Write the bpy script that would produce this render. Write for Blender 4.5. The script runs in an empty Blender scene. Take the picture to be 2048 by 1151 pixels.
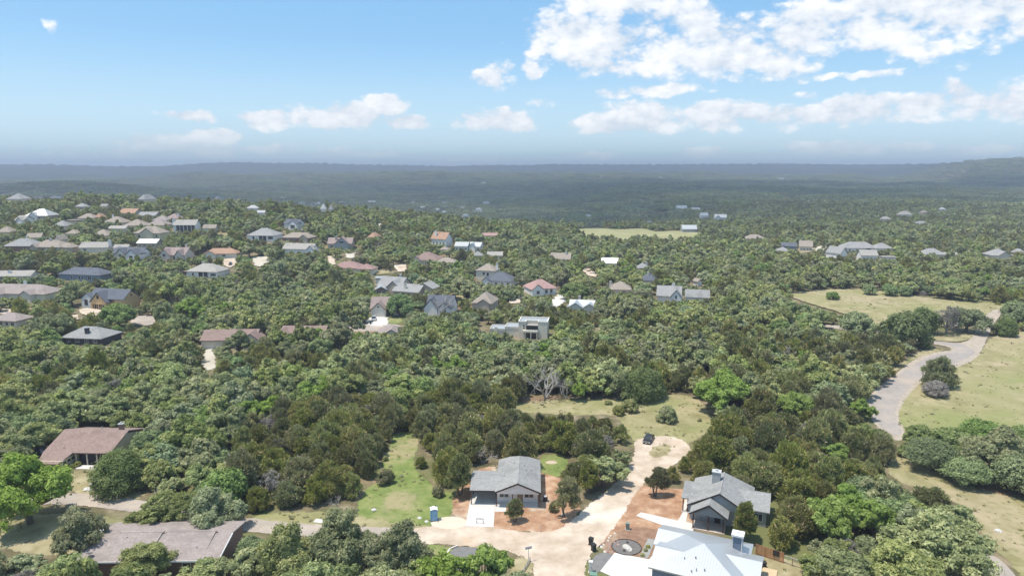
import bpy, math, random
import numpy as np
from mathutils import Vector, Matrix, Euler
rng = np.random.default_rng(11)
random.seed(11)
R = math.radians
SC = bpy.context.scene
COL = SC.collection

# ------------------------------------------------------------------ camera
F, PITCH, CAMH = 1365.0, R(9.79), 60.0
cam = bpy.data.objects.new('camera', bpy.data.cameras.new('camera'))
COL.objects.link(cam)
cam.location = (0, 0, CAMH)
cam.rotation_euler = (math.pi / 2 - PITCH, 0, 0)
cam.data.sensor_width = 36.0
cam.data.lens = 36.0 * F / 2048.0
cam.data.clip_start, cam.data.clip_end = 1.0, 60000.0
SC.camera = cam

# ------------------------------------------------------------------ light and picture settings
SUN_DIR = Vector((-0.30, -0.05, 0.95)).normalized()      # towards the sun
SUN_EL = math.asin(SUN_DIR.z)
SUN_AZ = math.atan2(SUN_DIR.x, SUN_DIR.y)
sun = bpy.data.objects.new('sun', bpy.data.lights.new('sun', 'SUN'))
COL.objects.link(sun)
sun.data.energy = 3.5
sun.data.angle = R(0.6)
sun.data.color = (1.0, 0.93, 0.82)
sun.rotation_euler = (-SUN_DIR).to_track_quat('-Z', 'Y').to_euler()
SC.view_settings.view_transform = 'Standard'
SC.view_settings.look = 'None'
SC.view_settings.gamma = 1.0
SC.view_settings.use_curve_mapping = False
SC.view_settings.exposure = 0.54
SC.render.engine = 'CYCLES'
cy = SC.cycles
cy.max_bounces, cy.diffuse_bounces, cy.glossy_bounces = 5, 3, 2
cy.transmission_bounces, cy.transparent_max_bounces, cy.volume_bounces = 2, 6, 0
cy.caustics_reflective = cy.caustics_refractive = False
cy.sample_clamp_indirect = 6.0
cy.use_denoising = True
try:
    cy.denoiser = 'OPENIMAGEDENOISE'
    cy.denoising_prefilter = 'ACCURATE'
except Exception:
    pass


class NT:
    """short-hand for building node trees"""
    def __init__(s, tree):
        s.t = tree
    def n(s, typ, ins=None, **kw):
        nd = s.t.nodes.new(typ)
        for k, v in kw.items():
            setattr(nd, k, v)
        for k, v in (ins or {}).items():
            if isinstance(v, bpy.types.NodeSocket):
                s.t.links.new(v, nd.inputs[k])
            else:
                nd.inputs[k].default_value = v
        return nd
    def math(s, op, a, b=0.0, c=0.0, clamp=False):
        nd = s.n('ShaderNodeMath', {0: a, 1: b, 2: c}, operation=op)
        nd.use_clamp = clamp
        return nd.outputs[0]
    def mix(s, f, a, b, mode='MIX'):
        nd = s.n('ShaderNodeMix', data_type='RGBA', blend_type=mode)
        for i, v in ((0, f), (6, a), (7, b)):
            if isinstance(v, bpy.types.NodeSocket):
                s.t.links.new(v, nd.inputs[i])
            else:
                nd.inputs[i].default_value = v if i == 0 else (*v[:3], 1.0)
        return nd.outputs[2]
    def smooth(s, v, a, b):
        nd = s.n('ShaderNodeMapRange', {0: v, 1: a, 2: b, 3: 0.0, 4: 1.0}, interpolation_type='SMOOTHSTEP')
        return nd.outputs[0]
    def ramp(s, v, stops):
        nd = s.n('ShaderNodeValToRGB', {0: v})
        e = nd.color_ramp.elements
        while len(e) < len(stops):
            e.new(0.5)
        for k, (p, c) in enumerate(stops):
            e[k].position = p
            e[k].color = (*c, 1.0)
        return nd.outputs[0]
    def noise(s, vec, scale, detail=4.0, rough=0.55, dist=0.0):
        nd = s.n('ShaderNodeTexNoise', {'Scale': scale, 'Detail': detail, 'Roughness': rough, 'Distortion': dist})
        if vec is not None:
            s.t.links.new(vec, nd.inputs['Vector'])
        return nd.outputs[0]


def pix_dir(px, py):
    xc, yc = (px - 1024.0) / F, (575.5 - py) / F
    c, s_ = math.cos(PITCH), math.sin(PITCH)
    return np.array([xc, c + yc * s_, -s_ + yc * c])


# ------------------------------------------------------------------ sky: physical sky with cumulus banks by azimuth and elevation
world = bpy.data.worlds.new('World')
SC.world = world
world.use_nodes = True
W = NT(world.node_tree)
world.node_tree.nodes.clear()
sky = W.n('ShaderNodeTexSky', sky_type='NISHITA', sun_disc=False, sun_elevation=SUN_EL, sun_rotation=SUN_AZ,
          altitude=300.0, air_density=1.0, dust_density=0.6, ozone_density=1.0)
tc = W.n('ShaderNodeTexCoord').outputs['Generated']
sep = W.n('ShaderNodeSeparateXYZ', {0: tc})
az = W.math('MULTIPLY', W.math('ARCTAN2', sep.outputs[0], sep.outputs[1]), 57.2958)
el = W.math('MULTIPLY', W.math('ARCSINE', sep.outputs[2]), 57.2958)
# (x, y, half width, half height) of each cumulus bank as seen from the drone; kept as azimuth / elevation
BANKS = [(1145, 82, 108, 76), (1300, 86, 178, 90), (1480, 103, 188, 72), (1655, 60, 182, 66), (1860, 26, 208, 80), (2060, 0, 180, 80),
         (1230, 5, 120, 36), (1290, 182, 105, 17), (990, 150, 46, 33), (1064, 138, 27, 24), (1080, 200, 46, 14),
         (1200, 252, 92, 28), (1300, 232, 120, 36), (1440, 230, 115, 34), (1570, 236, 80, 26), (1690, 220, 125, 26), (1840, 210, 125, 26),
         (1995, 206, 90, 30), (2120, 195, 110, 40), (650, 236, 150, 28), (780, 206, 58, 24), (700, 222, 80, 24), (545, 238, 65, 22),
         (980, 242, 110, 30), (370, 233, 50, 15), (330, 290, 140, 20), (430, 266, 55, 16), (110, 48, 20, 12), (650, 310, 42, 10),
         (225, 278, 30, 8), (822, 244, 50, 18), (1612, 185, 30, 11), (1390, 303, 60, 11), (1660, 300, 75, 13), (1950, 302, 80, 11),
         (1160, 312, 85, 10), (1720, 150, 90, 9), (930, 322, 120, 8), (560, 300, 120, 10), (1420, 305, 110, 13), (1680, 298, 120, 15), (300, 303, 170, 15), (690, 305, 90, 12), (1950, 296, 110, 14), (1950, 203, 110, 36), (2080, 205, 100, 42), (1760, 222, 110, 30)]
env = None
azel = W.n('ShaderNodeCombineXYZ', {0: az, 1: el, 2: 0.0}).outputs[0]
wob = W.n('ShaderNodeTexNoise', {'Vector': azel, 'Scale': 0.5, 'Detail': 2.0}).outputs[1]
wsub = W.n('ShaderNodeVectorMath', {0: wob, 1: (0.5, 0.5, 0.5)}, operation='SUBTRACT').outputs[0]
wmul = W.n('ShaderNodeVectorMath', {0: wsub, 1: (2.2, 1.1, 0.0)}, operation='MULTIPLY').outputs[0]
azel2 = W.n('ShaderNodeVectorMath', {0: azel, 1: wmul}, operation='ADD').outputs[0]
for (bx, by, bw, bh) in BANKS:
    d = pix_dir(bx, by)
    d /= np.linalg.norm(d)
    a0, e0 = math.degrees(math.atan2(d[0], d[1])), math.degrees(math.asin(d[2]))
    k = math.degrees(math.atan(1 / F)) * 0.97
    mp = W.n('ShaderNodeMapping', {0: azel2, 1: (-a0 / (bw * k), -e0 / (bh * k), 0), 3: (1 / (bw * k), 1 / (bh * k), 0)})
    r2 = W.n('ShaderNodeVectorMath', {0: mp.outputs[0], 1: mp.outputs[0]}, operation='DOT_PRODUCT').outputs[1]
    amp = 1.0 if bh > 14 else 0.8
    e1 = W.math('MULTIPLY_ADD', r2, -0.5 * amp, amp)
    env = e1 if env is None else W.math('SMOOTH_MAX', env, e1, 0.08)
env = W.math('MAXIMUM', env, 0.0)
# overhead and round the back the same broken cumulus goes on
far_n = W.noise(azel, 0.045, 3.0)
out_frame = W.math('MAXIMUM', W.smooth(W.math('ABSOLUTE', az), 42.0, 55.0), W.smooth(el, 16.5, 24.0))
env_out = W.math('MULTIPLY', out_frame, W.smooth(far_n, 0.42, 0.68))
env = W.math('MAXIMUM', env, env_out)
st = W.n('ShaderNodeVectorMath', {0: azel, 1: (0.62, 1.0, 1.0)}, operation='MULTIPLY').outputs[0]
n1 = W.noise(st, 0.36, 9.0, 0.60)
up = W.n('ShaderNodeVectorMath', {0: st, 1: (-0.2, 0.55, 0.0)}, operation='ADD').outputs[0]
n2 = W.noise(up, 0.36, 5.0, 0.58)
vor = W.n('ShaderNodeTexVoronoi', {'Vector': st, 'Scale': 0.62, 'Detail': 3.0, 'Roughness': 0.6, 'Smoothness': 0.6}, feature='SMOOTH_F1').outputs['Distance']
bill = W.math('SUBTRACT', 0.93, vor)
dens = W.math('MULTIPLY_ADD', W.math('SUBTRACT', n1, 0.5), 1.35, W.math('MULTIPLY_ADD', bill, 0.55, env))
alpha = W.smooth(dens, 0.46, 0.80)
alpha = W.math('MULTIPLY', alpha, W.smooth(el, -0.8, 3.2))
alpha = W.math('MULTIPLY_ADD', alpha, 0.62, W.math('MULTIPLY', alpha, W.math('MULTIPLY', W.smooth(el, 0.5, 5.0), 0.36)))
relief = W.math('MULTIPLY_ADD', W.math('SUBTRACT', n1, n2), 2.8, W.math('MULTIPLY_ADD', bill, 0.8, 0.60), clamp=True)
cl_col = W.mix(relief, (5.0, 5.6, 6.35), (8.1, 8.15, 8.2))
# summer haze whitens the physical sky a little towards the horizon
base = W.mix(1.0, sky.outputs[0], (1.0, 1.08, 1.1), 'MULTIPLY')
base = W.mix(0.5, base, (1.9, 4.5, 7.4))
low = W.math('SUBTRACT', 1.0, W.smooth(el, -1.0, 11.0))
base = W.mix(W.math('MULTIPLY', low, 0.9), base, (5.2, 6.75, 7.45))
skycol = W.mix(alpha, base, cl_col)
bg = W.n('ShaderNodeBackground', {0: skycol, 1: 0.098})
W.t.links.new(bg.outputs[0], W.n('ShaderNodeOutputWorld').inputs[0])
world.cycles.sampling_method = 'MANUAL'
world.cycles.sample_map_resolution = 512

# ------------------------------------------------------------------ terrain height and the pixel <-> ground helpers
def sst(a, b, x):
    t = np.clip((x - a) / (b - a), 0, 1)
    return t * t * (3 - 2 * t)

SKY_X = np.array([-900, -300, 0, 100, 230, 330, 420, 480, 560, 640, 720, 820, 900, 960, 1060, 1100, 1230, 1400, 1550, 1700, 1850, 1950, 2048, 2400, 2900])
SKY_Y = np.array([328, 326, 328, 327, 331, 331, 325, 323, 325, 325, 328, 329, 331, 329, 329, 327, 328, 327, 326, 328, 326, 320, 317, 322, 326])

def terrain(x, y):
    x, y = np.asarray(x, float), np.asarray(y, float)
    D = np.hypot(x, y)
    a = np.degrees(np.arctan2(x, y))
    w = sst(270, 480, D)
    g = lambda cx, cy, sx, sy: np.exp(-((x - cx) / sx) ** 2 - ((y - cy) / sy) ** 2)
    h = 30 * g(-430, 640, 260, 260) + 13 * g(-130, 560, 150, 150)
    h = h - 46 * sst(640, 1180, y) * sst(480, -80, x - 0.04 * y) * (1 - sst(2400, 4800, y))
    h = h - 7 * sst(1200, 1800, D) * (1 - sst(3000, 5000, D))
    ro = np.sin(x / 210 + 1.3) * np.sin(y / 260 + .4) + .6 * np.sin((x + y) / 120) + .5 * np.sin((x - .6 * y) / 83 + 2)
    h = h + ro * (1.6 + 3.0 * sst(900, 2500, D) + 9 * sst(3000, 6000, D))
    h = h + 62 * g(-1650, 2500, 620, 420)
    h = h + 34 * g(-900, 4600, 1800, 600) + 28 * g(1800, 5200, 2200, 700)
    h = h + 45 * g(5200, 5600, 1200, 700)
    # the far ridge that makes the skyline
    px = 1024 + F * np.tan(np.clip(np.radians(a), -1.2, 1.2))
    py = np.interp(px, SKY_X, SKY_Y)
    top = CAMH - (py - 340.0) / F * (7200 - 2000 * sst(27, 35, a)) * np.cos(np.radians(np.clip(a, -60, 60)))
    small = 5 * np.sin(a * 9.1) + 3 * np.sin(a * 23.7 + 1) + 2 * np.sin(a * 61.3)
    far = 7200 - 2000 * sst(27, 35, a)
    h = h + (top + small - 8 - h) * sst(far - 2000, far, D) * np.where(np.abs(a) > 80, .6, 1)
    bump = np.sin(a * 173) * np.sin(D / 31) + np.sin(a * 311 + 2) * np.sin(D / 17)
    h = h + bump * 2.0 * sst(4800, 5600, D)
    return h * w

_DS = np.geomspace(30, 13500, 5000)
def at(px, py, h=0.0):
    """the ground point (raised by h) that is seen at a pixel of the photograph"""
    d = pix_dir(px, py)
    k = math.hypot(d[0], d[1])
    t = _DS / k
    gap = CAMH + d[2] * t - (terrain(d[0] * t, d[1] * t) + h)
    i = int(np.argmax(gap <= 0))
    if gap[i] > 0:
        i = len(t) - 1
    if i > 0:
        u = gap[i - 1] / (gap[i - 1] - gap[i] + 1e-12)
        tt = t[i - 1] + u * (t[i] - t[i - 1])
    else:
        tt = t[0]
    return Vector((d[0] * tt, d[1] * tt, CAMH + d[2] * tt - h))

def proj(x, y, z):
    c, s_ = math.cos(PITCH), math.sin(PITCH)
    dz = z - CAMH
    dep = y * c - dz * s_
    upc = y * s_ + dz * c
    dd = np.maximum(dep, 1e-3)
    return 1024 + F * x / dd, 575.5 - F * upc / dd, dep

# ------------------------------------------------------------------ bookkeeping
def tag(o, label=None, cat=None, group=None, kind=None):
    for k, v in (('label', label), ('category', cat), ('group', group), ('kind', kind)):
        if v:
            o[k] = v
    return o

def link(o, parent=None):
    COL.objects.link(o)
    if parent is not None:
        o.parent = parent
    return o

def empty(name, loc, rz=0.0, label=None, cat=None, group=None):
    o = bpy.data.objects.new(name, None)
    o.location = loc
    o.rotation_euler = (0, 0, rz)
    o.empty_display_size = 0.5
    link(o)
    return tag(o, label, cat, group)

def mesh_np(name, verts, faces, mats=(), smooth=False, attrs=None, mi=None):
    """verts (n,3), faces (m,k) of one size"""
    me = bpy.data.meshes.new(name)
    verts = np.asarray(verts, np.float32)
    faces = np.asarray(faces, np.int32)
    m, k = faces.shape
    me.vertices.add(len(verts))
    me.vertices.foreach_set('co', verts.ravel())
    me.loops.add(m * k)
    me.loops.foreach_set('vertex_index', faces.ravel())
    me.polygons.add(m)
    me.polygons.foreach_set('loop_start', np.arange(0, m * k, k, dtype=np.int32))
    me.polygons.foreach_set('loop_total', np.full(m, k, np.int32))
    if smooth:
        me.polygons.foreach_set('use_smooth', np.ones(m, bool))
    if mi is not None:
        me.polygons.foreach_set('material_index', np.asarray(mi, np.int32))
    for a, v in (attrs or {}).items():
        at_ = me.attributes.new(a, 'FLOAT', 'POINT')
        at_.data.foreach_set('value', np.asarray(v, np.float32))
    me.update(calc_edges=True)
    for mm in mats:
        me.materials.append(mm)
    return me

class MB:
    """collects boxes, polygons and tubes for ONE mesh object"""
    def __init__(s):
        s.v, s.f = [], []
    def poly(s, pts, *faces):
        b = len(s.v)
        s.v += [tuple(p) for p in pts]
        s.f += [tuple(b + i for i in f) for f in faces]
        return s
    def box(s, x0, x1, y0, y1, z0, z1):
        return s.poly([(x0, y0, z0), (x1, y0, z0), (x1, y1, z0), (x0, y1, z0), (x0, y0, z1), (x1, y0, z1), (x1, y1, z1), (x0, y1, z1)],
                      (3, 2, 1, 0), (4, 5, 6, 7), (0, 1, 5, 4), (1, 2, 6, 5), (2, 3, 7, 6), (3, 0, 4, 7))
    def prism(s, pts, off):
        """closed solid from a flat polygon swept by vector off"""
        n = len(pts)
        q = [tuple(p[i] + off[i] for i in range(3)) for p in pts]
        return s.poly(list(pts) + q, tuple(range(n)), tuple(reversed(range(n, 2 * n))),
                      *[((i + 1) % n, i, n + i, n + (i + 1) % n) for i in range(n)])
    def tube(s, a, b, r0, r1, n=6):
        a, b = Vector(a), Vector(b)
        d = (b - a).normalized()
        u = d.orthogonal().normalized()
        w = d.cross(u)
        pts = []
        for p, r in ((a, r0), (b, r1)):
            for k in range(n):
                t = 2 * math.pi * k / n
                pts.append(p + (u * math.cos(t) + w * math.sin(t)) * r)
        return s.poly(pts, tuple(reversed(range(n))), tuple(range(n, 2 * n)), *[(k, (k + 1) % n, n + (k + 1) % n, n + k) for k in range(n)])
    def lathe(s, prof, n=10, c=(0, 0, 0)):
        b = len(s.v)
        for r, z in prof:
            for k in range(n):
                t = 2 * math.pi * k / n
                s.v.append((c[0] + r * math.cos(t), c[1] + r * math.sin(t), c[2] + z))
        for i in range(len(prof) - 1):
            for k in range(n):
                s.f.append((b + i * n + k, b + i * n + (k + 1) % n, b + (i + 1) * n + (k + 1) % n, b + (i + 1) * n + k))
        s.f.append(tuple(b + k for k in reversed(range(n))))
        s.f.append(tuple(b + (len(prof) - 1) * n + k for k in range(n)))
        return s
    def mesh(s, name, m, smooth=False):
        me = bpy.data.meshes.new(name)
        me.from_pydata([tuple(map(float, p)) for p in s.v], [], s.f)
        me.update()
        if m is not None:
            me.materials.append(m)
        if smooth:
            me.polygons.foreach_set('use_smooth', [True] * len(me.polygons))
        return me
    def build(s, name, m, parent=None, smooth=False, loc=None, bevel=0.0):
        o = bpy.data.objects.new(name, s.mesh(name, m, smooth))
        link(o, parent)
        if loc is not None:
            o.location = loc
        if bevel:
            bv = o.modifiers.new('bevel', 'BEVEL')
            bv.width, bv.segments, bv.limit_method = bevel, 2, 'ANGLE'
        return o

# ------------------------------------------------------------------ materials
def newmat(name):
    m = bpy.data.materials.new(name)
    m.use_nodes = True
    m.node_tree.nodes.clear()
    t = NT(m.node_tree)
    t.out = t.n('ShaderNodeOutputMaterial')
    return m, t

def surf(name, stops, scale=1.0, detail=5.0, rough=0.9, bump=0.0, bscale=None, big=None, spec=0.3, metal=0.0, rag=None, coord='Object', emit=None):
    """noise-mottled surface; big = (scale, rgb, amount) adds broad patches of another colour; rag = feathered edge from attribute sd"""
    m, t = newmat(name)
    vec = t.n('ShaderNodeTexCoord').outputs[coord]
    nz = t.noise(vec, scale, detail, 0.62)
    col = t.ramp(nz, stops)
    for (bs, bc, lo, hi) in (big or ()):
        col = t.mix(t.smooth(t.noise(vec, bs, 5.0, 0.6), lo, hi), col, bc)
    bs_ = t.n('ShaderNodeBsdfPrincipled', {'Base Color': col, 'Roughness': rough, 'Metallic': metal, 'Specular IOR Level': spec})
    if bump:
        bp = t.n('ShaderNodeBump', {'Strength': 1.0, 'Distance': bump, 'Height': t.noise(vec, bscale or scale * 3, 5.0, 0.65)})
        t.t.links.new(bp.outputs[0], bs_.inputs['Normal'])
    sh = bs_.outputs[0]
    if rag:
        sd = t.n('ShaderNodeAttribute', attribute_name='sd').outputs['Fac']
        e = t.math('MULTIPLY_ADD', t.math('SUBTRACT', t.noise(vec, rag[1], 5.0, 0.7), 0.5), rag[0] * 3.2, sd)
        f = t.math('GREATER_THAN', e, 0.0)
        tr = t.n('ShaderNodeBsdfTransparent')
        sh = t.n('ShaderNodeMixShader', {0: f, 1: sh, 2: tr.outputs[0]}).outputs[0]
    t.t.links.new(sh, t.out.inputs[0])
    return m

def flat(name, c, rough=0.8, var=0.12, scale=1.5, spec=0.3, metal=0.0, bump=0.0):
    lo = tuple(x * (1 - var) for x in c)
    hi = tuple(min(1, x * (1 + var)) for x in c)
    return surf(name, [(0.3, lo), (0.7, hi)], scale, 5.0, rough, bump, None, None, spec, metal)

def leaf_mat(name, stops, trans=0.38, vary=0.22, hue=0.034, sat=(0.70, 0.38)):
    m, t = newmat(name)
    a = t.n('ShaderNodeAttribute', attribute_name='tint').outputs['Fac']
    rnd = t.n('ShaderNodeObjectInfo').outputs['Random']
    col = t.ramp(a, stops)
    hs = t.n('ShaderNodeHueSaturation', {'Color': col,
             'Hue': t.math('MULTIPLY_ADD', t.math('FRACT', t.math('MULTIPLY', rnd, 7.31)), hue, 0.493 - hue / 2),
             'Saturation': t.math('MULTIPLY_ADD', t.math('FRACT', t.math('MULTIPLY', rnd, 3.77)), sat[1], sat[0]),
             'Value': t.math('MULTIPLY_ADD', rnd, vary * 2, 1 - vary)})
    df = t.n('ShaderNodeBsdfDiffuse', {'Color': hs.outputs[0], 'Roughness': 0.0})
    tl = t.n('ShaderNodeBsdfTranslucent', {'Color': hs.outputs[0]})
    t.t.links.new(t.n('ShaderNodeMixShader', {0: trans, 1: df.outputs[0], 2: tl.outputs[0]}).outputs[0], t.out.inputs[0])
    return m

M = {}
M['oak'] = leaf_mat('oak_leaves', [(0.0, (0.167, 0.203, 0.081)), (0.45, (0.319, 0.367, 0.142)), (0.8, (0.483, 0.518, 0.219)), (1.0, (0.670, 0.647, 0.325))])
M['juniper'] = leaf_mat('juniper_needles', [(0.0, (0.165, 0.190, 0.059)), (0.5, (0.319, 0.344, 0.107)), (0.82, (0.436, 0.429, 0.150)), (0.9, (0.522, 0.395, 0.184)), (1.0, (0.812, 0.658, 0.401))], 0.3, 0.25)
M['elm'] = leaf_mat('bright_leaves', [(0.0, (.155, .24, .045)), (0.5, (.29, .415, .088)), (1.0, (.43, .56, .16))], 0.40, 0.10, 0.012, (0.88, 0.14))
M['fresh'] = leaf_mat('fresh_oak_leaves', [(0.0, (.115, .165, .055)), (0.5, (.21, .28, .10)), (1.0, (.32, .385, .17))], 0.4, 0.12, 0.012, (0.85, 0.15))
M['dense'] = leaf_mat('dark_oak_leaves', [(0.0, (0.112, 0.171, 0.061)), (0.5, (0.220, 0.302, 0.106)), (1.0, (0.376, 0.462, 0.177))], 0.2, 0.2)
M['dry'] = leaf_mat('dry_twigs', [(0.0, (.16, .145, .125)), (0.5, (.26, .24, .21)), (1.0, (.40, .375, .335))], 0.1, 0.2, 0.0, (0.8, 0.2))
M['bark'] = flat('bark', (.15, .13, .11), 0.95, 0.35, 4.0)
M['bark_pale'] = flat('pale_bark', (.38, .355, .325), 0.95, 0.25, 4.0)
# ------------------------------------------------------------------ ground
M['ground'] = surf('forest_floor', [(0.34, (.095, .085, .045)), (0.47, (.155, .13, .07)), (0.58, (.225, .185, .115)), (0.68, (.31, .255, .175))], 0.22, 9.0, 1.0, 0.10, 1.3,
                   [(0.03, (.15, .16, .06), 0.50, 0.62), (0.045, (.30, .20, .125), 0.58, 0.68)])
M['hills'] = surf('far_forest_canopy', [(0.3, (.045, .055, .03)), (0.55, (.075, .09, .048)), (0.75, (.11, .125, .07))], 0.012, 8.0, 1.0, 3.0, 0.05,
                  [(0.0011, (.10, .095, .07), 0.5, 0.72)])
azs = np.concatenate([np.arange(-180, -56, 4.0), np.arange(-56, 56.01, 0.35), np.arange(60, 177, 4.0)])
azs = np.append(azs, 180.0)
def ring_mesh(name, radii, mat_):
    A, D = np.meshgrid(np.radians(azs), radii)
    X, Y = D * np.sin(A), D * np.cos(A)
    Z = terrain(X, Y)
    nr, na = A.shape
    i = np.arange(nr * na).reshape(nr, na)
    f = np.stack([i[:-1, :-1], i[:-1, 1:], i[1:, 1:], i[1:, :-1]], -1).reshape(-1, 4)[:, ::-1]
    me = mesh_np(name, np.stack([X, Y, Z], -1).reshape(-1, 3), f, [mat_], smooth=True)
    o = link(bpy.data.objects.new(name, me))
    o['kind'] = 'structure'
    return o
ring_mesh('ground', np.concatenate([[0.01], np.geomspace(12, 5000, 190)]), M['ground'])
ring_mesh('hills', np.concatenate([np.geomspace(5000, 7300, 130), [7500, 8000, 8600]]), M['hills'])

# ------------------------------------------------------------------ patches of other ground, outlined on the ground plane
RX0, RY0, RW, RH = -420, 300, 2900, 1100          # extent of the sight-line maps
NOTREE = np.zeros((RH, RW), bool)                 # no trunk stands here
VIS = np.zeros((RH, RW), np.float32)              # distance of a thing that stays in sight here

def raster(poly):
    p = np.asarray(poly, float)
    x0, x1 = int(max(RX0, p[:, 0].min() - 1)), int(min(RX0 + RW - 1, p[:, 0].max() + 1))
    y0, y1 = int(max(RY0, p[:, 1].min() - 1)), int(min(RY0 + RH - 1, p[:, 1].max() + 1))
    if x1 <= x0 or y1 <= y0:
        return None
    X, Y = np.meshgrid(np.arange(x0, x1 + 1) + .5, np.arange(y0, y1 + 1) + .5)
    ins = np.zeros(X.shape, bool)
    for (ax, ay), (bx, by) in zip(p, np.roll(p, -1, 0)):
        if ay == by:
            continue
        c = ((ay > Y) != (by > Y)) & (X < (bx - ax) * (Y - ay) / (by - ay) + ax)
        ins ^= c
    return (slice(y0 - RY0, y1 + 1 - RY0), slice(x0 - RX0, x1 + 1 - RX0)), ins

def block(poly, vis=None, notree=True):
    r = raster(poly)
    if r is None:
        return
    sl, ins = r
    if notree:
        NOTREE[sl] |= ins
    if vis:
        VIS[sl] = np.where(ins, np.maximum(VIS[sl], vis), VIS[sl])

def smooth_poly(p, it=2):
    p = np.asarray(p, float)
    for _ in range(it):
        q = np.roll(p, -1, 0)
        p = np.stack([.75 * p + .25 * q, .25 * p + .75 * q], 1).reshape(-1, 2)
    return p

LAYERS = {}
GRASSY = []
def patch(name, poly, mat_, layer, cell=1.0, edge=0.8, soft=True, vis=True, label=None, keep=True):
    if soft:
        poly = smooth_poly(poly, 2)
    LAYERS[layer] = LAYERS.get(layer, 0) + 1
    lz = 0.012 * layer + 0.0008 * LAYERS[layer]
    if edge == 0.0:
        pts = [at(x, y) for x, y in poly]
        n = len(pts)
        mb = MB().poly([(q.x, q.y, q.z + lz + .45 * float(sst(255, 330, q.length))) for q in pts], tuple(range(n)))
        o = mb.build(name, mat_)
        if o.data.polygons[0].normal.z < 0:
            o.data.flip_normals()
        o['kind'] = 'structure'
        block(poly, (pts[0].length + 400) if vis else None)
        return o
    w = np.array([at(x, y)[:2] for x, y in poly])
    GRASSY.append((name, w))
    lo, hi = w.min(0) - edge - cell, w.max(0) + edge + cell
    nx, ny = int((hi[0] - lo[0]) / cell) + 1, int((hi[1] - lo[1]) / cell) + 1
    X, Y = np.meshgrid(np.linspace(lo[0], hi[0], nx), np.linspace(lo[1], hi[1], ny))
    ins = np.zeros(X.shape, bool)
    dmin = np.full(X.shape, 1e9)
    for (ax, ay), (bx, by) in zip(w, np.roll(w, -1, 0)):
        if ay != by:
            ins ^= ((ay > Y) != (by > Y)) & (X < (bx - ax) * (Y - ay) / (by - ay) + ax)
        L2 = (bx - ax) ** 2 + (by - ay) ** 2 + 1e-9
        t = np.clip(((X - ax) * (bx - ax) + (Y - ay) * (by - ay)) / L2, 0, 1)
        dmin = np.minimum(dmin, np.hypot(X - ax - t * (bx - ax), Y - ay - t * (by - ay)))
    sd = np.where(ins, -dmin, dmin)
    D = np.hypot(X, Y)
    Z = terrain(X, Y) + lz + 0.45 * sst(255, 330, D)
    ok = sd < edge + cell * 0.5
    i = np.arange(nx * ny).reshape(ny, nx)
    cellok = ok[:-1, :-1] & ok[1:, :-1] & ok[:-1, 1:] & ok[1:, 1:]
    f = np.stack([i[:-1, :-1], i[:-1, 1:], i[1:, 1:], i[1:, :-1]], -1)[cellok]
    used = np.unique(f)
    remap = np.full(nx * ny, -1)
    remap[used] = np.arange(len(used))
    me = mesh_np(name, np.stack([X, Y, Z], -1).reshape(-1, 3)[used], remap[f], [mat_], attrs={'sd': sd.ravel()[used]})
    o = link(bpy.data.objects.new(name, me))
    o['kind'] = 'structure'
    if keep:
        block(poly, float(np.median(np.hypot(w[:, 0], w[:, 1]))) + 400 if vis else None)
    return o

M['meadow'] = surf('meadow_grass', [(0.32, (0.218, 0.198, 0.088)), (0.5, (0.309, 0.274, 0.139)), (0.68, (0.405, 0.346, 0.207))], 0.16, 9.0, 1.0, 0.08, 2.0,
                   [(0.03, (0.238, 0.255, 0.094), 0.44, 0.66), (0.04, (0.405, 0.327, 0.217), 0.48, 0.74), (0.7, (0.222, 0.207, 0.098), 0.50, 0.72), (0.012, (0.354, 0.303, 0.175), 0.45, 0.7)], rag=(0.9, 0.6))
M['lawn'] = surf('green_grass', [(0.35, (0.129, 0.175, 0.046)), (0.5, (0.193, 0.239, 0.069)), (0.65, (0.267, 0.276, 0.110))], 0.25, 9.0, 1.0, 0.07, 2.5,
                 [(0.07, (0.331, 0.285, 0.156), 0.50, 0.66), (0.6, (0.156, 0.198, 0.055), 0.5, 0.7)], rag=(0.8, 0.7))
M['drygrass'] = surf('dry_grass', [(0.34, (0.230, 0.193, 0.101)), (0.5, (0.322, 0.276, 0.152)), (0.66, (0.423, 0.363, 0.230))], 0.25, 9.0, 1.0, 0.06, 2.5,
                     [(0.06, (0.184, 0.189, 0.078), 0.52, 0.7)], rag=(0.8, 0.7))
M['red'] = surf('red_soil', [(0.36, (0.288, 0.159, 0.095)), (0.5, (0.397, 0.234, 0.143)), (0.64, (0.516, 0.358, 0.244))], 0.35, 9.0, 1.0, 0.05, 3.0,
                [(0.12, (0.537, 0.470, 0.366), 0.56, 0.72)], rag=(0.9, 0.6))
M['gravel'] = surf('caliche_gravel', [(0.36, (0.423, 0.330, 0.246)), (0.5, (0.522, 0.423, 0.330)), (0.64, (0.612, 0.517, 0.423))], 0.25, 10.0, 1.0, 0.03, 4.0,
                   [(0.09, (0.542, 0.390, 0.256), 0.58, 0.78), (0.05, (0.710, 0.631, 0.542), 0.5, 0.7)], rag=(0.6, 0.7))
M['street'] = surf('dusty_street', [(0.36, (0.326, 0.277, 0.238)), (0.62, (0.405, 0.352, 0.304))], 0.4, 9.0, 1.0, 0.01, 6.0, [(0.08, (0.475, 0.400, 0.330), 0.48, 0.66)], rag=(0.35, 0.9))
M['asphalt'] = surf('sunbleached_asphalt', [(0.36, (0.297, 0.265, 0.247)), (0.64, (0.364, 0.326, 0.300))], 0.6, 9.0, 0.95, 0.01, 8.0, [(0.05, (0.431, 0.366, 0.310), 0.46, 0.64)], rag=(0.12, 1.2))
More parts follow.
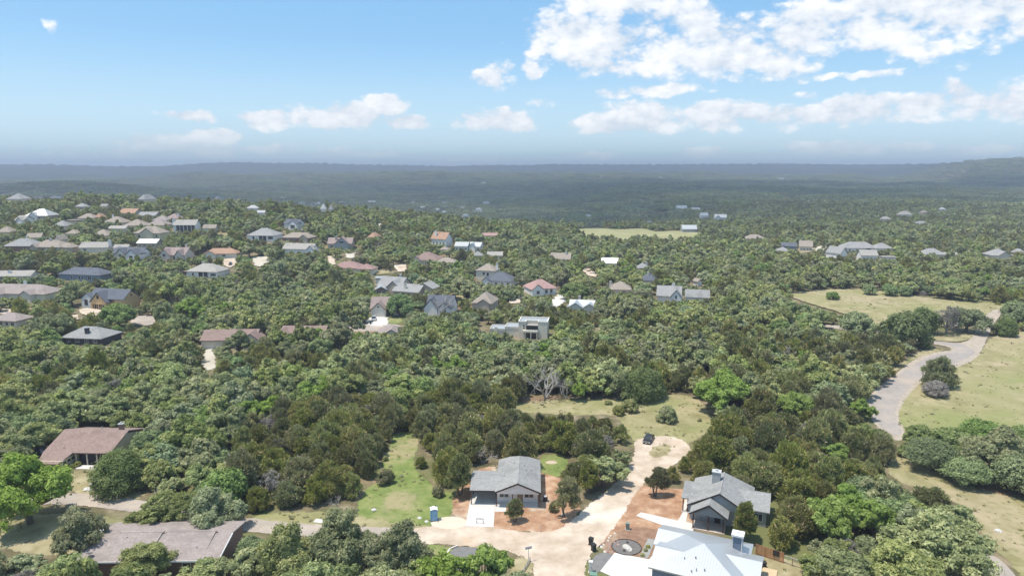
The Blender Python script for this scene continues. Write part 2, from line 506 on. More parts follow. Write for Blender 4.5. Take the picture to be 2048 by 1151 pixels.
M['verge'] = surf('gravel_verge', [(0.36, (0.352, 0.295, 0.238)), (0.64, (0.458, 0.392, 0.326))], 0.7, 9.0, 1.0, 0.02, 6.0, [(0.1, (0.352, 0.317, 0.229), 0.56, 0.74)], rag=(0.5, 0.8))
M['concrete'] = surf('new_concrete', [(0.3, (0.570, 0.546, 0.513)), (0.7, (0.655, 0.632, 0.598))], 0.8, 7.0, 0.85, 0.004, 6.0)
M['darkdrive'] = surf('grey_asphalt_apron', [(0.3, (.17, .165, .165)), (0.7, (.225, .215, .21))], 1.2, 8.0, 0.95, 0.006, 9.0)
M['mulch'] = surf('brown_mulch', [(0.3, (.20, .115, .075)), (0.55, (.29, .18, .12)), (0.8, (.37, .26, .19))], 0.9, 9.0, 1.0, 0.04, 6.0, [(0.2, (.40, .31, .22), 0.55, 0.7)], rag=(0.35, 1.0))
M['rockpale'] = surf('pale_caliche', [(0.3, (.44, .40, .33)), (0.7, (.60, .55, .47))], 0.1, 8.0, 1.0, 0.05, 1.0, rag=(2.0, 0.15))
M['farfield'] = surf('far_pasture', [(0.3, (.24, .25, .11)), (0.55, (.34, .32, .16)), (0.8, (.45, .41, .25))], 0.05, 9.0, 1.0, 0.05, 1.0, rag=(3.0, 0.08))

patch('pasture', [(1105, 455), (1150, 459), (1200, 455), (1230, 460), (1290, 456), (1310, 465), (1345, 461), (1400, 466), (1450, 470), (1440, 478), (1400, 479), (1385, 489), (1345, 487), (1330, 493), (1285, 486), (1240, 490), (1190, 480), (1160, 482), (1145, 472), (1120, 468)], M['farfield'], 1, 4.0, 3.0, vis=False)
patch('upper_meadow', [(1565, 588), (1650, 580), (1720, 578), (1780, 586), (1850, 596), (1910, 604), (2010, 608), (2060, 612), (1990, 628), (1900, 655), (1780, 660), (1740, 650), (1690, 628), (1610, 606)], M['meadow'], 1, 2.5, 2.0)
patch('right_meadow', [(1985, 668), (2060, 664), (2300, 664), (2500, 860), (2120, 890), (1990, 868), (1880, 850), (1812, 868), (1790, 838), (1798, 800), (1830, 765), (1900, 735), (1955, 712)], M['meadow'], 1, 1.5, 1.2)
patch('road_meadow', [(1790, 905), (1830, 925), (1900, 955), (1980, 985), (2060, 1000), (2300, 1040), (2400, 1260), (2100, 1230), (2020, 1120), (1975, 1090), (1940, 1020), (1880, 985), (1800, 965), (1770, 940)], M['meadow'], 1, 1.5, 1.2)
patch('back_meadow', [(1012, 822), (1040, 803), (1150, 797), (1240, 801), (1330, 786), (1395, 793), (1425, 830), (1420, 860), (1385, 884), (1330, 900), (1268, 884), (1245, 850), (1235, 828), (1150, 830), (1080, 826)], M['meadow'], 1, 1.2, 1.2)
patch('grassy_lot', [(785, 864), (838, 861), (836, 895), (822, 925), (855, 962), (890, 985), (925, 985), (912, 1020), (880, 1052), (790, 1054), (720, 1040), (712, 1010), (735, 970), (772, 960), (762, 915), (785, 890)], M['lawn'], 1, 1.0, 1.0)
patch('side_lawn', [(1078, 912), (1100, 905), (1135, 912), (1135, 940), (1115, 955), (1082, 952)], M['lawn'], 2, 0.8, 0.8)
patch('left_lawn', [(128, 950), (165, 938), (195, 932), (255, 975), (300, 990), (250, 1004), (190, 992), (140, 985)], M['drygrass'], 1, 1.0, 1.0)
patch('front_lawn', [(-200, 1020), (60, 1030), (130, 1025), (210, 1030), (275, 1050), (260, 1080), (210, 1075), (175, 1110), (60, 1110), (0, 1090), (-200, 1100)], M['drygrass'], 1, 1.0, 1.0)
patch('roadside_grass', [(495, 1030), (620, 1020), (715, 1030), (790, 1045), (875, 1050), (870, 1062), (760, 1060), (640, 1052), (520, 1045)], M['meadow'], 1, 1.0, 0.8)
patch('red_soil', [(905, 990), (940, 955), (960, 935), (1000, 930), (1085, 945), (1125, 955), (1160, 990), (1165, 1015), (1140, 1045), (1100, 1068), (1040, 1062), (985, 1056), (930, 1050), (905, 1030)], M['red'], 3, 0.8, 1.0)
patch('red_lot', [(1245, 985), (1290, 968), (1345, 975), (1400, 985), (1410, 1040), (1360, 1056), (1330, 1070), (1270, 1068), (1215, 1090), (1190, 1085), (1210, 1050), (1225, 1010)], M['red'], 3, 0.8, 1.0)
patch('gravel_road', [(1266, 884), (1286, 874), (1332, 870), (1364, 878), (1385, 895), (1372, 912), (1340, 935), (1305, 950), (1280, 975), (1262, 1000), (1252, 1020), (1238, 1040), (1220, 1066), (1200, 1090), (1178, 1110), (1168, 1140), (1160, 1230), (1060, 1230), (1072, 1142), (1050, 1112), (1000, 1098), (900, 1089), (850, 1086), (770, 1081), (740, 1072), (770, 1060), (830, 1056), (880, 1050), (930, 1049), (1000, 1057), (1080, 1066), (1120, 1058), (1150, 1035), (1175, 1010), (1210, 985), (1245, 950), (1265, 920), (1270, 900)], M['gravel'], 4, 0.8, 0.8)
patch('grass_island', [(1299, 899), (1315, 889), (1340, 888), (1345, 900), (1325, 915), (1302, 915)], M['drygrass'], 5, 0.6, 0.7)
patch('street', [(-300, 970), (-60, 985), (60, 985), (130, 985), (200, 988), (280, 999), (400, 1026), (490, 1034), (560, 1044), (700, 1052), (800, 1055), (835, 1060), (840, 1080), (800, 1083), (700, 1078), (560, 1069), (490, 1062), (400, 1050), (280, 1026), (200, 1014), (130, 1008), (60, 1008), (-60, 1010), (-300, 1000)], M['street'], 5, 0.8, 0.6)
patch('verge', [(1990, 618), (2010, 622), (1990, 645), (1968, 690), (1958, 715), (1905, 738), (1850, 757), (1820, 784), (1802, 812), (1795, 835), (1815, 870), (1800, 884), (1774, 872), (1741, 840), (1732, 801), (1749, 779), (1790, 748), (1830, 716), (1870, 702), (1897, 702), (1905, 698), (1890, 691), (1850, 686), (1770, 668), (1640, 655), (1640, 648), (1770, 658), (1850, 680), (1900, 688), (1935, 684), (1950, 668), (1960, 640)], M['verge'], 2, 0.8, 0.8)
patch('asphalt_road', [(1948, 700), (1952, 708), (1900, 731), (1845, 752), (1812, 780), (1793, 812), (1788, 835), (1808, 868), (1785, 872), (1748, 840), (1738, 802), (1755, 782), (1795, 751), (1838, 722), (1875, 708), (1905, 706), (1914, 698), (1895, 688), (1850, 683), (1855, 681), (1900, 685), (1930, 690)], M['asphalt'], 4, 0.6, 0.3)
patch('verge_grass', [(1862, 668), (1905, 662), (1952, 660), (1942, 680), (1905, 685), (1850, 678)], M['drygrass'], 3, 0.8, 0.8)
patch('curve_grass', [(1815, 718), (1840, 700), (1868, 696), (1893, 699), (1866, 706), (1832, 716), (1790, 744), (1786, 738)], M['drygrass'], 3, 0.8, 0.8)
patch('corner_road', [(1962, 1108), (1990, 1110), (2020, 1135), (2060, 1190), (2120, 1300), (1980, 1300), (1960, 1180)], M['asphalt'], 4, 0.6, 0.3)
patch('driveway', [(943, 984), (992, 984), (987, 1054), (931, 1052)], M['concrete'], 6, 0.4, 0.0, soft=False)
patch('front_path', [(991, 1013), (1012, 1014), (1012, 1023), (990, 1023)], M['concrete'], 6, 0.3, 0.0, soft=False)
patch('house_path', [(1272, 1031), (1282, 1024), (1356, 1041), (1367, 1021), (1376, 1023), (1372, 1043), (1388, 1047), (1386, 1064), (1325, 1050)], M['concrete'], 6, 0.4, 0.0, soft=False)
patch('mulch_yard', [(1205, 1080), (1235, 1062), (1275, 1050), (1330, 1062), (1330, 1100), (1300, 1125), (1232, 1108), (1205, 1108)], M['mulch'], 5, 0.5, 0.6)
patch('dark_apron', [(1176, 1140), (1183, 1118), (1198, 1104), (1232, 1107), (1204, 1146)], M['darkdrive'], 6, 0.4, 0.0)
patch('white_driveway', [(1229, 1105), (1298, 1118), (1330, 1085), (1400, 1160), (1330, 1200), (1200, 1142)], M['concrete'], 7, 0.4, 0.0, soft=False)
patch('back_yard', [(1505, 1098), (1600, 1125), (1640, 1151), (1640, 1230), (1500, 1230)], M['drygrass'], 2, 0.8, 0.8)
patch('asphalt_drive', [(205, 1048), (240, 1046), (270, 1054), (262, 1090), (205, 1085)], M['darkdrive'], 3, 0.6, 0.0)
patch('lawn_strip', [(855, 1088), (900, 1090), (905, 1104), (870, 1110), (850, 1104)], M['lawn'], 5, 0.6, 0.5)
patch('drive_stub', [(902, 1100), (918, 1092), (962, 1096), (985, 1110), (950, 1140), (900, 1140), (896, 1115)], M['darkdrive'], 6, 0.4, 0.0)
patch('corner_lawn', [(1030, 1112), (1060, 1118), (1068, 1140), (1050, 1170), (1010, 1170)], M['drygrass'], 5, 0.6, 0.5)
# gaps and yards further back
for nm, poly, mm in (
        ('far_street', [(258, 634), (310, 630), (312, 652), (262, 652)], 'street'),
        ('cul_de_sac', [(680, 648), (800, 646), (804, 660), (690, 664)], 'street'),
        ('far_driveway', [(744, 634), (772, 632), (772, 650), (736, 650)], 'concrete'),
        ('house_lawn', [(776, 636), (802, 634), (806, 646), (776, 648)], 'lawn'),
        ('far_yard', [(1112, 586), (1145, 584), (1150, 604), (1108, 606)], 'drygrass'),
        ('far_lane', [(1118, 592), (1124, 590), (1126, 608), (1110, 616), (1102, 612)], 'concrete'),
        ('side_yard', [(1180, 588), (1206, 588), (1204, 602), (1176, 602)], 'lawn'),
        ('yard', [(447, 519), (470, 517), (474, 528), (460, 537), (448, 532)], 'gravel'), ('yard', [(506, 516), (532, 513), (538, 524), (520, 536), (508, 532)], 'rockpale'), ('yard', [(630, 526), (652, 525), (651, 533), (632, 534)], 'gravel'),
        ('yard', [(654, 513), (668, 514), (671, 530), (660, 532)], 'gravel'), ('yard', [(787, 531), (812, 529), (814, 543), (796, 545)], 'gravel'), ('yard', [(690, 508), (711, 507), (710, 517), (694, 518)], 'rockpale'), ('yard', [(745, 543), (779, 542), (780, 549), (748, 550)], 'drygrass'),
        ('yard', [(1016, 600), (1040, 599), (1041, 607), (1020, 608)], 'gravel'), ('yard', [(1161, 538), (1176, 536), (1195, 549), (1193, 556), (1176, 552)], 'gravel'), ('yard', [(1200, 649), (1217, 647), (1220, 659), (1203, 661)], 'red'), ('yard', [(1590, 498), (1630, 495), (1633, 503), (1600, 508)], 'drygrass'),
        ('yard', [(340, 600), (352, 596), (356, 616), (346, 622)], 'drygrass'), ('yard', [(0, 618), (22, 620), (26, 628), (0, 630)], 'gravel'), ('yard', [(140, 632), (156, 630), (158, 640), (144, 642)], 'gravel'), ('yard', [(1380, 640), (1398, 638), (1402, 648), (1386, 650)], 'drygrass'), ('yard', [(905, 592), (930, 590), (932, 600), (910, 602)], 'drygrass'),
        ('pale_lot', [(1632, 492), (1662, 494), (1660, 510), (1632, 508)], 'rockpale'),
        ('caliche_pad', [(1846, 484), (1868, 488), (1894, 480), (1896, 488), (1880, 494), (1848, 492)], 'rockpale'),
        ('paved_lot', [(664, 443), (690, 440), (720, 446), (768, 447), (766, 456), (742, 460), (730, 453), (700, 450)], 'rockpale'),
        ('garden_clearing', [(420, 468), (462, 466), (464, 478), (424, 482)], 'drygrass'),
        ('rocky_cut', [(402, 700), (428, 694), (434, 740), (410, 744)], 'rockpale'),
        ('back_lawn', [(520, 692), (552, 690), (550, 712), (520, 712)], 'drygrass'),
        ('building_site', [(158, 616), (216, 622), (214, 634), (160, 632)], 'gravel'),
        ('wood_clearing', [(1196, 650), (1275, 646), (1282, 660), (1240, 668), (1198, 664)], 'drygrass'),
        ('track', [(1885, 435), (1915, 428), (1958, 424), (1962, 427), (1925, 433), (1895, 440)], 'rockpale')):
    patch(nm, poly, M[mm], 3, 1.5, 1.2, soft=nm != 'yard', vis=nm in ('far_street', 'cul_de_sac', 'far_driveway', 'house_lawn', 'far_lane', 'building_site', 'rocky_cut', 'yard'))
# ------------------------------------------------------------------ houses
HAZE = 0.00022
FOOT = []           # footprints that no tree stands in: x, y, yaw, x0, x1, y0, y1
def roofmat(name, c, metal=False):
    if metal:
        return surf(name, [(0.3, tuple(x * .95 for x in c)), (0.7, c)], 0.6, 4.0, 0.42, 0.0, None, None, 0.5, 0.68)
    lo, hi = tuple(x * .78 for x in c), tuple(min(1, x * 1.18) for x in c)
    return surf(name, [(0.32, lo), (0.5, c), (0.68, hi)], 2.2, 9.0, 0.93, 0.012, 7.0, [(0.25, tuple(x * .82 for x in c), 0.48, 0.66), (0.9, tuple(x * 1.16 for x in c), 0.55, 0.7)], 0.2)
RM = {'chalk': roofmat('chalk_roof', (.50, .50, .49)), 'taupe': roofmat('taupe_shingles', (.325, .275, .255)), 'grey': roofmat('grey_shingles', (.30, .298, .292)), 'navy': roofmat('slate_blue_shingles', (.13, .14, .165)),
      'brown': roofmat('brown_shingles', (.28, .20, .175)), 'tan': roofmat('tan_shingles', (.335, .285, .24)), 'redbrown': roofmat('red_brown_shingles', (.33, .215, .195)),
      'pink': roofmat('pink_red_tiles', (.40, .255, .235)), 'terra': roofmat('terracotta_tiles', (.42, .265, .185)), 'white': roofmat('white_metal_roof', (.66, .67, .68), True),
      'pale': roofmat('pale_grey_roof', (.37, .345, .315)), 'dark': roofmat('charcoal_shingles', (.10, .10, .105)), 'palemetal': roofmat('galvanised_roof', (.52, .54, .56), True),
      'mauve': roofmat('mauve_brown_shingles', (.32, .25, .23)), 'lgrey': roofmat('light_grey_shingles', (.315, .31, .305))}
WM = {'cream': flat('cream_stucco', (.72, .655, .55), .9, .06), 'white': flat('white_siding', (.82, .80, .77), .85, .05), 'stone': flat('limestone', (.64, .575, .485), .95, .22, 3.0),
      'blue': flat('blue_siding', (.20, .25, .32), .8, .06), 'grey': flat('grey_siding', (.36, .37, .37), .85, .07), 'brick': flat('brown_brick', (.27, .17, .135), .95, .2, 6.0),
      'tan': flat('tan_stone', (.48, .41, .33), .95, .2, 3.0), 'osb': flat('bare_sheathing', (.62, .43, .22), .9, .12, 2.0), 'dark': flat('dark_wood_and_shade', (.07, .065, .07), .8, .1),  # dark also colours the painted shade of porches and the unfinished garage
      'lumber': flat('new_lumber', (.62, .47, .30), .85, .12, 4.0), 'wrap': flat('house_wrap', (.70, .69, .66), .7, .05), 'yellow': flat('yellow_cream_siding', (.60, .54, .38), .85, .06)}
GLASS = flat('window_glass', (.035, .042, .05), .12, .3, 1.0, .6)
TRIM_W, TRIM_D = flat('white_trim', (.78, .77, .75), .6, .03), flat('black_brown_trim', (.045, .035, .032), .6, .1)
WOODP = flat('stained_posts', (.115, .055, .035), .7, .2, 6.0)
GARAGE = flat('garage_door_paint', (.66, .63, .57), .6, .03)
METAL = flat('vent_metal', (.5, .5, .5), .5, .1)

def roof_hip(mb, x0, x1, y0, y1, z, rise, th=0.22, ridge=None):
    w, d = x1 - x0, y1 - y0
    e = min(w, d) / 2 if ridge is None else ridge
    if w >= d:
        e = min(e, w / 2 - .05)
        a, b = (x0 + e, (y0 + y1) / 2, z + rise), (x1 - e, (y0 + y1) / 2, z + rise)
    else:
        e = min(e, d / 2 - .05)
        a, b = ((x0 + x1) / 2, y0 + e, z + rise), ((x0 + x1) / 2, y1 - e, z + rise)
    q = [(x0, y0, z - th), (x1, y0, z - th), (x1, y1, z - th), (x0, y1, z - th), (x0, y0, z), (x1, y0, z), (x1, y1, z), (x0, y1, z), a, b]
    side = ((0, 1, 5, 4), (1, 2, 6, 5), (2, 3, 7, 6), (3, 0, 4, 7), (3, 2, 1, 0))
    if w >= d:
        mb.poly(q, *side, (4, 5, 9, 8), (5, 6, 9), (6, 7, 8, 9), (7, 4, 8))
    else:
        mb.poly(q, *side, (4, 5, 8), (5, 6, 9, 8), (6, 7, 9), (7, 4, 8, 9))
    return mb

def roof_gable(mb, x0, x1, y0, y1, z, rise, axis='y', th=0.2):
    """axis = direction of the ridge"""
    if axis == 'y':
        m_ = (x0 + x1) / 2
        pr = [(x0, y0, z), (m_, y0, z + rise), (x1, y0, z), (x1, y0, z - th), (m_, y0, z + rise - th * 1.2), (x0, y0, z - th)]
        mb.prism(pr[:2] + [pr[4], pr[5]], (0, y1 - y0, 0))
        mb.prism(pr[1:4] + [pr[4]], (0, y1 - y0, 0))
    else:
        m_ = (y0 + y1) / 2
        pr = [(x0, y0, z), (x0, m_, z + rise), (x0, y1, z), (x0, y1, z - th), (x0, m_, z + rise - th * 1.2), (x0, y0, z - th)]
        mb.prism([pr[0], pr[5], pr[4], pr[1]], (x1 - x0, 0, 0))
        mb.prism([pr[1], pr[4], pr[3], pr[2]], (x1 - x0, 0, 0))
    return mb

def gable_tri(mb, x0, x1, y, z, rise, t=0.12, axis='y', back=False):
    if axis == 'y':
        mb.prism([(x0, y, z), ((x0 + x1) / 2, y, z + rise), (x1, y, z)], (0, t, 0))
    else:   # triangle in the y direction at x = y argument
        mb.prism([(y, x0, z), (y, (x0 + x1) / 2, z + rise), (y, x1, z)], (t, 0, 0))
    return mb

def window(parent, x, y, z, w, h, face='front', trim=TRIM_W, cols=1, arch=False):
    """a framed window on a wall: frame part with panes and muntins below it"""
    fr = MB()
    t = 0.09
    def bx(mb, a0, a1, d0, d1, z0, z1):
        if face == 'front':
            mb.box(x + a0, x + a1, y - d1, y - d0, z0, z1)
        elif face == 'back':
            mb.box(x + a0, x + a1, y + d0, y + d1, z0, z1)
        elif face == 'left':
            mb.box(x - d1, x - d0, y + a0, y + a1, z0, z1)
        else:
            mb.box(x + d0, x + d1, y + a0, y + a1, z0, z1)
    bx(fr, -w / 2, w / 2, 0.0, .07, z, z + t)
    bx(fr, -w / 2, w / 2, 0.0, .07, z + h - t, z + h)
    for k in range(cols + 1):
        c = -w / 2 + t / 2 + k * (w - t) / cols
        bx(fr, c - t / 2, c + t / 2, 0.0, .068, z + t, z + h - t)
    o = fr.build('window', trim, parent)
    for k in range(cols):
        c0 = -w / 2 + t + k * (w - t) / cols
        pn = MB()
        bx(pn, c0, c0 + (w - t) / cols - t, 0.0, .03, z + t, z + h - t)
        pn.build('pane', GLASS, o)
    return o

def chimney(parent, x, y, z0, z1, w=1.0, d=0.8, m='stone', cap=True):
    c = MB().box(x - w / 2, x + w / 2, y - d / 2, y + d / 2, z0, z1 - .18)
    o = c.build('chimney', WM[m], parent)
    if cap:
        MB().box(x - w / 2 - .1, x + w / 2 + .1, y - d / 2 - .1, y + d / 2 + .1, z1 - .178, z1 - .05).box(x - .18, x + .18, y - .18, y + .18, z1 - .048, z1 + .25).build('chimney_cap', METAL, o)
    return o

def garage(parent, x, y, w, h=2.2, rows=4, m=None):
    o = MB().box(x - w / 2 - .1, x + w / 2 + .1, y - .05, y, 0, h + .1).build('garage_door', TRIM_W, parent)
    me = None
    for k in range(rows):
        if me is None:
            me = MB().box(x - w / 2, x + w / 2, y - .09, y - .052, .03, h / rows - .02).mesh('panel', m or GARAGE)
        p = bpy.data.objects.new('panel', me)
        link(p, o)
        p.location.z = k * h / rows
    return o

def vents(parent, pts):
    for (x, y, z) in pts:
        MB().lathe([(.09, -.3), (.09, .35), (.02, .4)], 6, (x, y, z)).build('roof_vent', METAL, parent)

def sight(o_mat, x0, x1, y0, y1, z0, z1, extra=6, grow=0, bottom=0.0):
    """keeps the view of a box in this frame free of trees that would stand nearer"""
    pts = []
    for a in (x0, x1):
        for b in (y0, y1):
            for c in (z0 + bottom, z1):
                q = o_mat @ Vector((a, b, c))
                px, py, _ = proj(q.x, q.y, q.z)
                pts.append((float(px), float(py)))
    from mathutils.geometry import convex_hull_2d
    h = [pts[i] for i in convex_hull_2d(pts)]
    q = o_mat @ Vector(((x0 + x1) / 2, (y0 + y1) / 2, 0))
    block(h, math.hypot(q.x, q.y) + extra, notree=False)

HN = {'n': 0}
def house(label, px, ey, wpx, dep=9.0, roof='hip', rise=2.4, yaw=0.0, wh=2.9, rm='taupe', wm='cream', ex=(), name='house', group=None, see=0.55, cat='house', oh=0.45):
    """px, ey: middle of the front eave in the photograph; wpx: its width there; dep: metres front to back"""
    p = at(px, ey, wh)
    d = proj(p.x, p.y, p.z + wh)[2]
    w = wpx * d / F
    rz = R(yaw)
    small = wpx < 24
    o = empty(name, (p.x, p.y, p.z), rz, label, cat, group)
    if 380 < p.length < 1100:
        see = see * .62
    mat_ = Matrix.Translation(p) @ Matrix.Rotation(rz, 4, 'Z')
    hx = w / 2
    y0, y1 = 0.0, dep
    FOOT.append((p.x, p.y, rz, -hx - .5, hx + .5, -1.5, dep + .5))
    wall = MB().box(-hx + oh, hx - oh, y0 + oh, y1 - oh, -1.5, wh - .24)
    rf = MB()
    if roof == 'hip':
        roof_hip(rf, -hx, hx, y0, y1, wh, rise)
    elif roof == 'x':
        roof_gable(rf, -hx, hx, y0, y1, wh, rise, 'x')
        sl = rise * (1 - 2 * oh / dep)
        for sx in (-hx + oh, hx - oh - .12):
            gable_tri(wall, y0 + oh, y1 - oh, sx, wh - .24, sl, .12, 'x')
    elif roof == 'y':
        roof_gable(rf, -hx, hx, y0, y1, wh, rise, 'y')
        sl = rise * (1 - 2 * oh / w)
        gable_tri(wall, -hx + oh, hx - oh, y0 + oh, wh - .24, sl)
    elif roof == 'flat':
        rf.box(-hx - .1, hx + .1, y0 - .1, y1 + .1, wh, wh + .35)
    wall.build('wall', WM[wm], o)
    top = wh + rise
    rfo = rf.build('roof', RM[rm], o)
    for e in ex:
        k = e[0]
        if k == 'gab':          # a front gable: (x frac, width, projection, rise, wall material)
            _, xf, gw, pj, gr, gm = e
            gx = xf * hx
            roof_gable(MB(), 0, 0, 0, 0, 0, 0)
            dback = min(dep * .5, gr / max(rise, .1) * dep * .5) + .3
            roof_gable(MB(), gx - gw / 2, gx + gw / 2, -pj - .3, dback, wh + .02, gr, 'y', .18).build('gable_roof', RM[rm], o) if False else None
            b = roof_gable(MB(), gx - gw / 2, gx + gw / 2, -pj - .3, dback, wh + .02, gr, 'y', .18)
            b.build('gable_roof', RM[rm], o)
            g = MB().box(gx - gw / 2 + .3, gx + gw / 2 - .3, -pj, oh + .05, -1.5, wh - .20)
            gable_tri(g, gx - gw / 2 + .3, gx + gw / 2 - .3, -pj, wh - .20, gr * (1 - .6 / gw))
            g.build('gable_wall', WM[gm], o)
        elif k == 'chim':
            _, xf, yf, cw, ch, cm = e
            chimney(rfo, xf * hx, yf * dep, wh - .5, wh + ch, cw, cw * .8, cm)
        elif k == 'win':        # (x frac, y offset in front of wall, sill, w, h, cols)
            _, xf, yo, z, ww, h, cols = e
            window(o, xf * hx, y0 + oh - yo, z, ww, h, 'front', TRIM_W, cols)
        elif k == 'garage':
            _, xf, yo, gw = e
            garage(o, xf * hx, y0 + oh - yo, gw)
        elif k == 'door':
            _, xf, yo = e
            dd = MB().box(xf * hx - .6, xf * hx + .6, oh - yo - .08, oh - yo, 0, 2.2).build('door', TRIM_D, o)
            MB().box(xf * hx + .38, xf * hx + .46, oh - yo - .13, oh - yo - .082, .95, 1.1).build('handle', METAL, dd)
        elif k == 'porch':      # a flat dark panel painted as porch shade, with posts: (x0, x1 frac)
            _, a, b = e
            MB().box(a * hx, b * hx, oh - .06, oh + .0, 0.05, wh - .3).build('porch_shade_panel', WM['dark'], o)
            n = max(2, int((b - a) * hx / 2.5) + 1)
            pm = MB().box(-.12, .12, -.12, .12, 0, wh - .25).mesh('porch_post', TRIM_W)
            for q in range(n):
                po = bpy.data.objects.new('porch_post', pm)
                link(po, o)
                po.location = (a * hx + (b - a) * hx * q / (n - 1), .18, 0)
        elif k == 'wing':       # (x0, x1 metres, y0, y1, eave, rise, roof kind, roof material, wall material)
            _, a, b, c, dd, we, wr, wk, wrm, wwm = e
            m2 = MB()
            wl = MB().box(a + .4, b - .4, c + .4, dd - .4, -1.5, we - .24)
            if wk == 'hip':
                roof_hip(m2, a, b, c, dd, we, wr)
            elif wk == 'flat':
                m2.box(a, b, c, dd, we, we + .3)
            else:
                roof_gable(m2, a, b, c, dd, we, wr, wk)
                if wk == 'x':
                    for sx in (a + .4, b - .52):
                        gable_tri(wl, c + .4, dd - .4, sx, we - .24, wr * (1 - .8 / (dd - c)), .12, 'x')
                else:
                    gable_tri(wl, a + .4, b - .4, c + .4, we - .24, wr * (1 - .8 / (b - a)))
            wl.build('wing_wall', WM[wwm], o)
            m2.build('wing_roof', RM[wrm], o)
            FOOT.append((p.x, p.y, rz, a - 1, b + 1, c - 2, dd + 1))
            if see:
                sight(mat_, a, b, c, dd, we - .6, we + wr)
        elif k == 'vent':
            vents(rfo, [(xf * hx, yf * dep, wh + rise * min(1, 2 * min(yf, 1 - yf))) for xf, yf in e[1]])
    if wpx >= 24 and not any(e[0] == 'win' for e in ex) and see > .3:
        for k, xf in enumerate((-.62, -.2, .25, .66)):
            if not any(e[0] == 'gab' and abs(e[1] - xf) * hx < e[2] / 2 + .9 for e in ex) and not any(e[0] == 'porch' and e[1] - .15 < xf < e[2] + .15 for e in ex):
                window(o, xf * hx, y0 + oh, .95, 1.3 + .2 * (k % 2), 1.35, 'front', TRIM_W, 2)
    if see:
        q = 1.0 if see >= .6 else .78
        sight(mat_, -hx * q, hx * q, y0, y1, wh * (1 - see) + (.0 if see >= .35 else .5 * rise), wh + rise)
    return o

W1 = lambda xf, z=.9, w=1.4, h=1.4, c=2, yo=0.0: ('win', xf, yo, z, w, h, c)
H = house
# ---- the hill on the left, nearest first
H('taupe roofed house with two front gables and a low chimney, cut by the left edge', 20, 587, 150, 13, 'hip', 3.4, -6, 2.9, 'taupe', 'cream', (('gab', -.35, 6.5, 2.5, 2.1, 'cream'), ('gab', .55, 6.0, 2.5, 2.0, 'cream'), ('chim', .1, .55, 1.1, 4.6, 'white')))
H('taupe roof corner at the left edge, lower than the sheathed house', 4, 641, 64, 9, 'hip', 2.4, -10, 2.9, 'taupe', 'cream')
H('pale pinkish house with a long low roof at the left edge', 24, 552, 72, 9, 'x', 2.3, 3, 2.9, 'pale', 'cream', (('wing', -17, -7, -3, 8, 3.4, 2.4, 'hip', 'taupe', 'cream'), ('chim', -.3, .3, 1.2, 2.6, 'white')))
H('dark blue house with slate roof and white windows on the left hill', 156, 549, 100, 11, 'hip', 3.0, -12, 3.6, 'navy', 'blue', (W1(.02, 1.2, 1.2, 1.6, 1), W1(.16, 1.2, 1.2, 1.6, 1), W1(.5, 1.0, 2.2, 1.9, 2), W1(-.35, 1.2, 1.2, 1.5, 1)), see=.9)
H('grey hip roofed house with a dark chimney among the trees, lower left', 160, 676, 92, 11, 'hip', 3.0, -8, 2.6, 'grey', 'dark', (('chim', .12, .22, 1.2, 3.4, 'dark'), ('vent', [(.25, .35), (.4, .6), (-.2, .5)])), see=.7)
H('brown brick house with a grey hip roof on the left hill', 36, 492, 62, 13, 'hip', 4.0, 4, 3.2, 'grey', 'brick', (('chim', .0, .7, 1.0, 5.0, 'cream'), W1(.3, .9, 1.6, 1.8), W1(.6, .9, 1.4, 1.6)), see=.95)
H('tan hip roofed house with a stone chimney and an arched porch on the left hill', 90, 494, 66, 12, 'hip', 3.8, -6, 3.0, 'tan', 'tan', (('chim', -.05, .45, 1.3, 4.8, 'stone'), ('gab', -.62, 4.6, 2.0, 2.0, 'tan'), ('wing', 6, 16, 1, 9, 2.8, 2.4, 'hip', 'tan', 'tan')))
H('long grey tan gable roofed house with a tall white chimney', 186, 495, 58, 9, 'x', 3.0, 3, 3.0, 'pale', 'cream', (('chim', .95, .35, 1.4, 4.2, 'white'), ('wing', 10, 19, 2, 8, 2.6, 1.8, 'x', 'pale', 'cream'), W1(-.6, .9, 1.8, 1.4)), see=.8)
H('large cream two storey house with tall arched windows on the left hill', 293, 466, 56, 12, 'hip', 4.0, -4, 5.6, 'tan', 'yellow', (('gab', .05, 9.0, .8, 3.4, 'yellow'), ('win', -.05, 1.0, 2.6, 1.8, 2.6, 2), ('win', .28, 1.0, 2.4, 1.5, 3.2, 1), ('win', -.6, .0, 2.6, 2.0, 1.8, 2), ('win', .7, .0, 3.0, 1.4, 1.6, 1)), see=.75)
H('white roofed outbuilding below of the large cream two storey house', 292, 486, 42, 9, 'x', 2.2, -2, 3.0, 'white', 'tan', (), 'garage_building', None, .9, 'garage')
H('blue grey house with two cream front gables on the left hill', 252, 507, 66, 10, 'x', 3.2, -12, 3.0, 'navy', 'white', (('gab', -.30, 6.2, 1.4, 3.0, 'cream'), ('gab', .62, 7.0, 3.2, 3.0, 'white'), ('win', -.30, 1.9, 1.2, 1.8, 1.8, 2), ('win', .62, 3.7, 1.0, 2.4, 1.5, 2), ('chim', -1.05, .3, 1.0, 2.4, 'white'), W1(.15)), see=.95)
H('taupe roofed stone house with an arched entrance on the left hill', 345, 510, 52, 11, 'x', 4.0, -6, 3.2, 'mauve', 'stone', (('gab', -.55, 7.0, 1.6, 3.6, 'stone'), ('gab', .62, 4.6, 2.0, 3.2, 'stone'), ('win', -.55, 2.1, 2.4, 2.0, 1.8, 2), ('door', .1, .0), ('chim', .5, .75, 1.0, 5.4, 'stone'), ('win', .62, 2.5, 1.0, 1.4, 1.6, 1)), see=1.0)
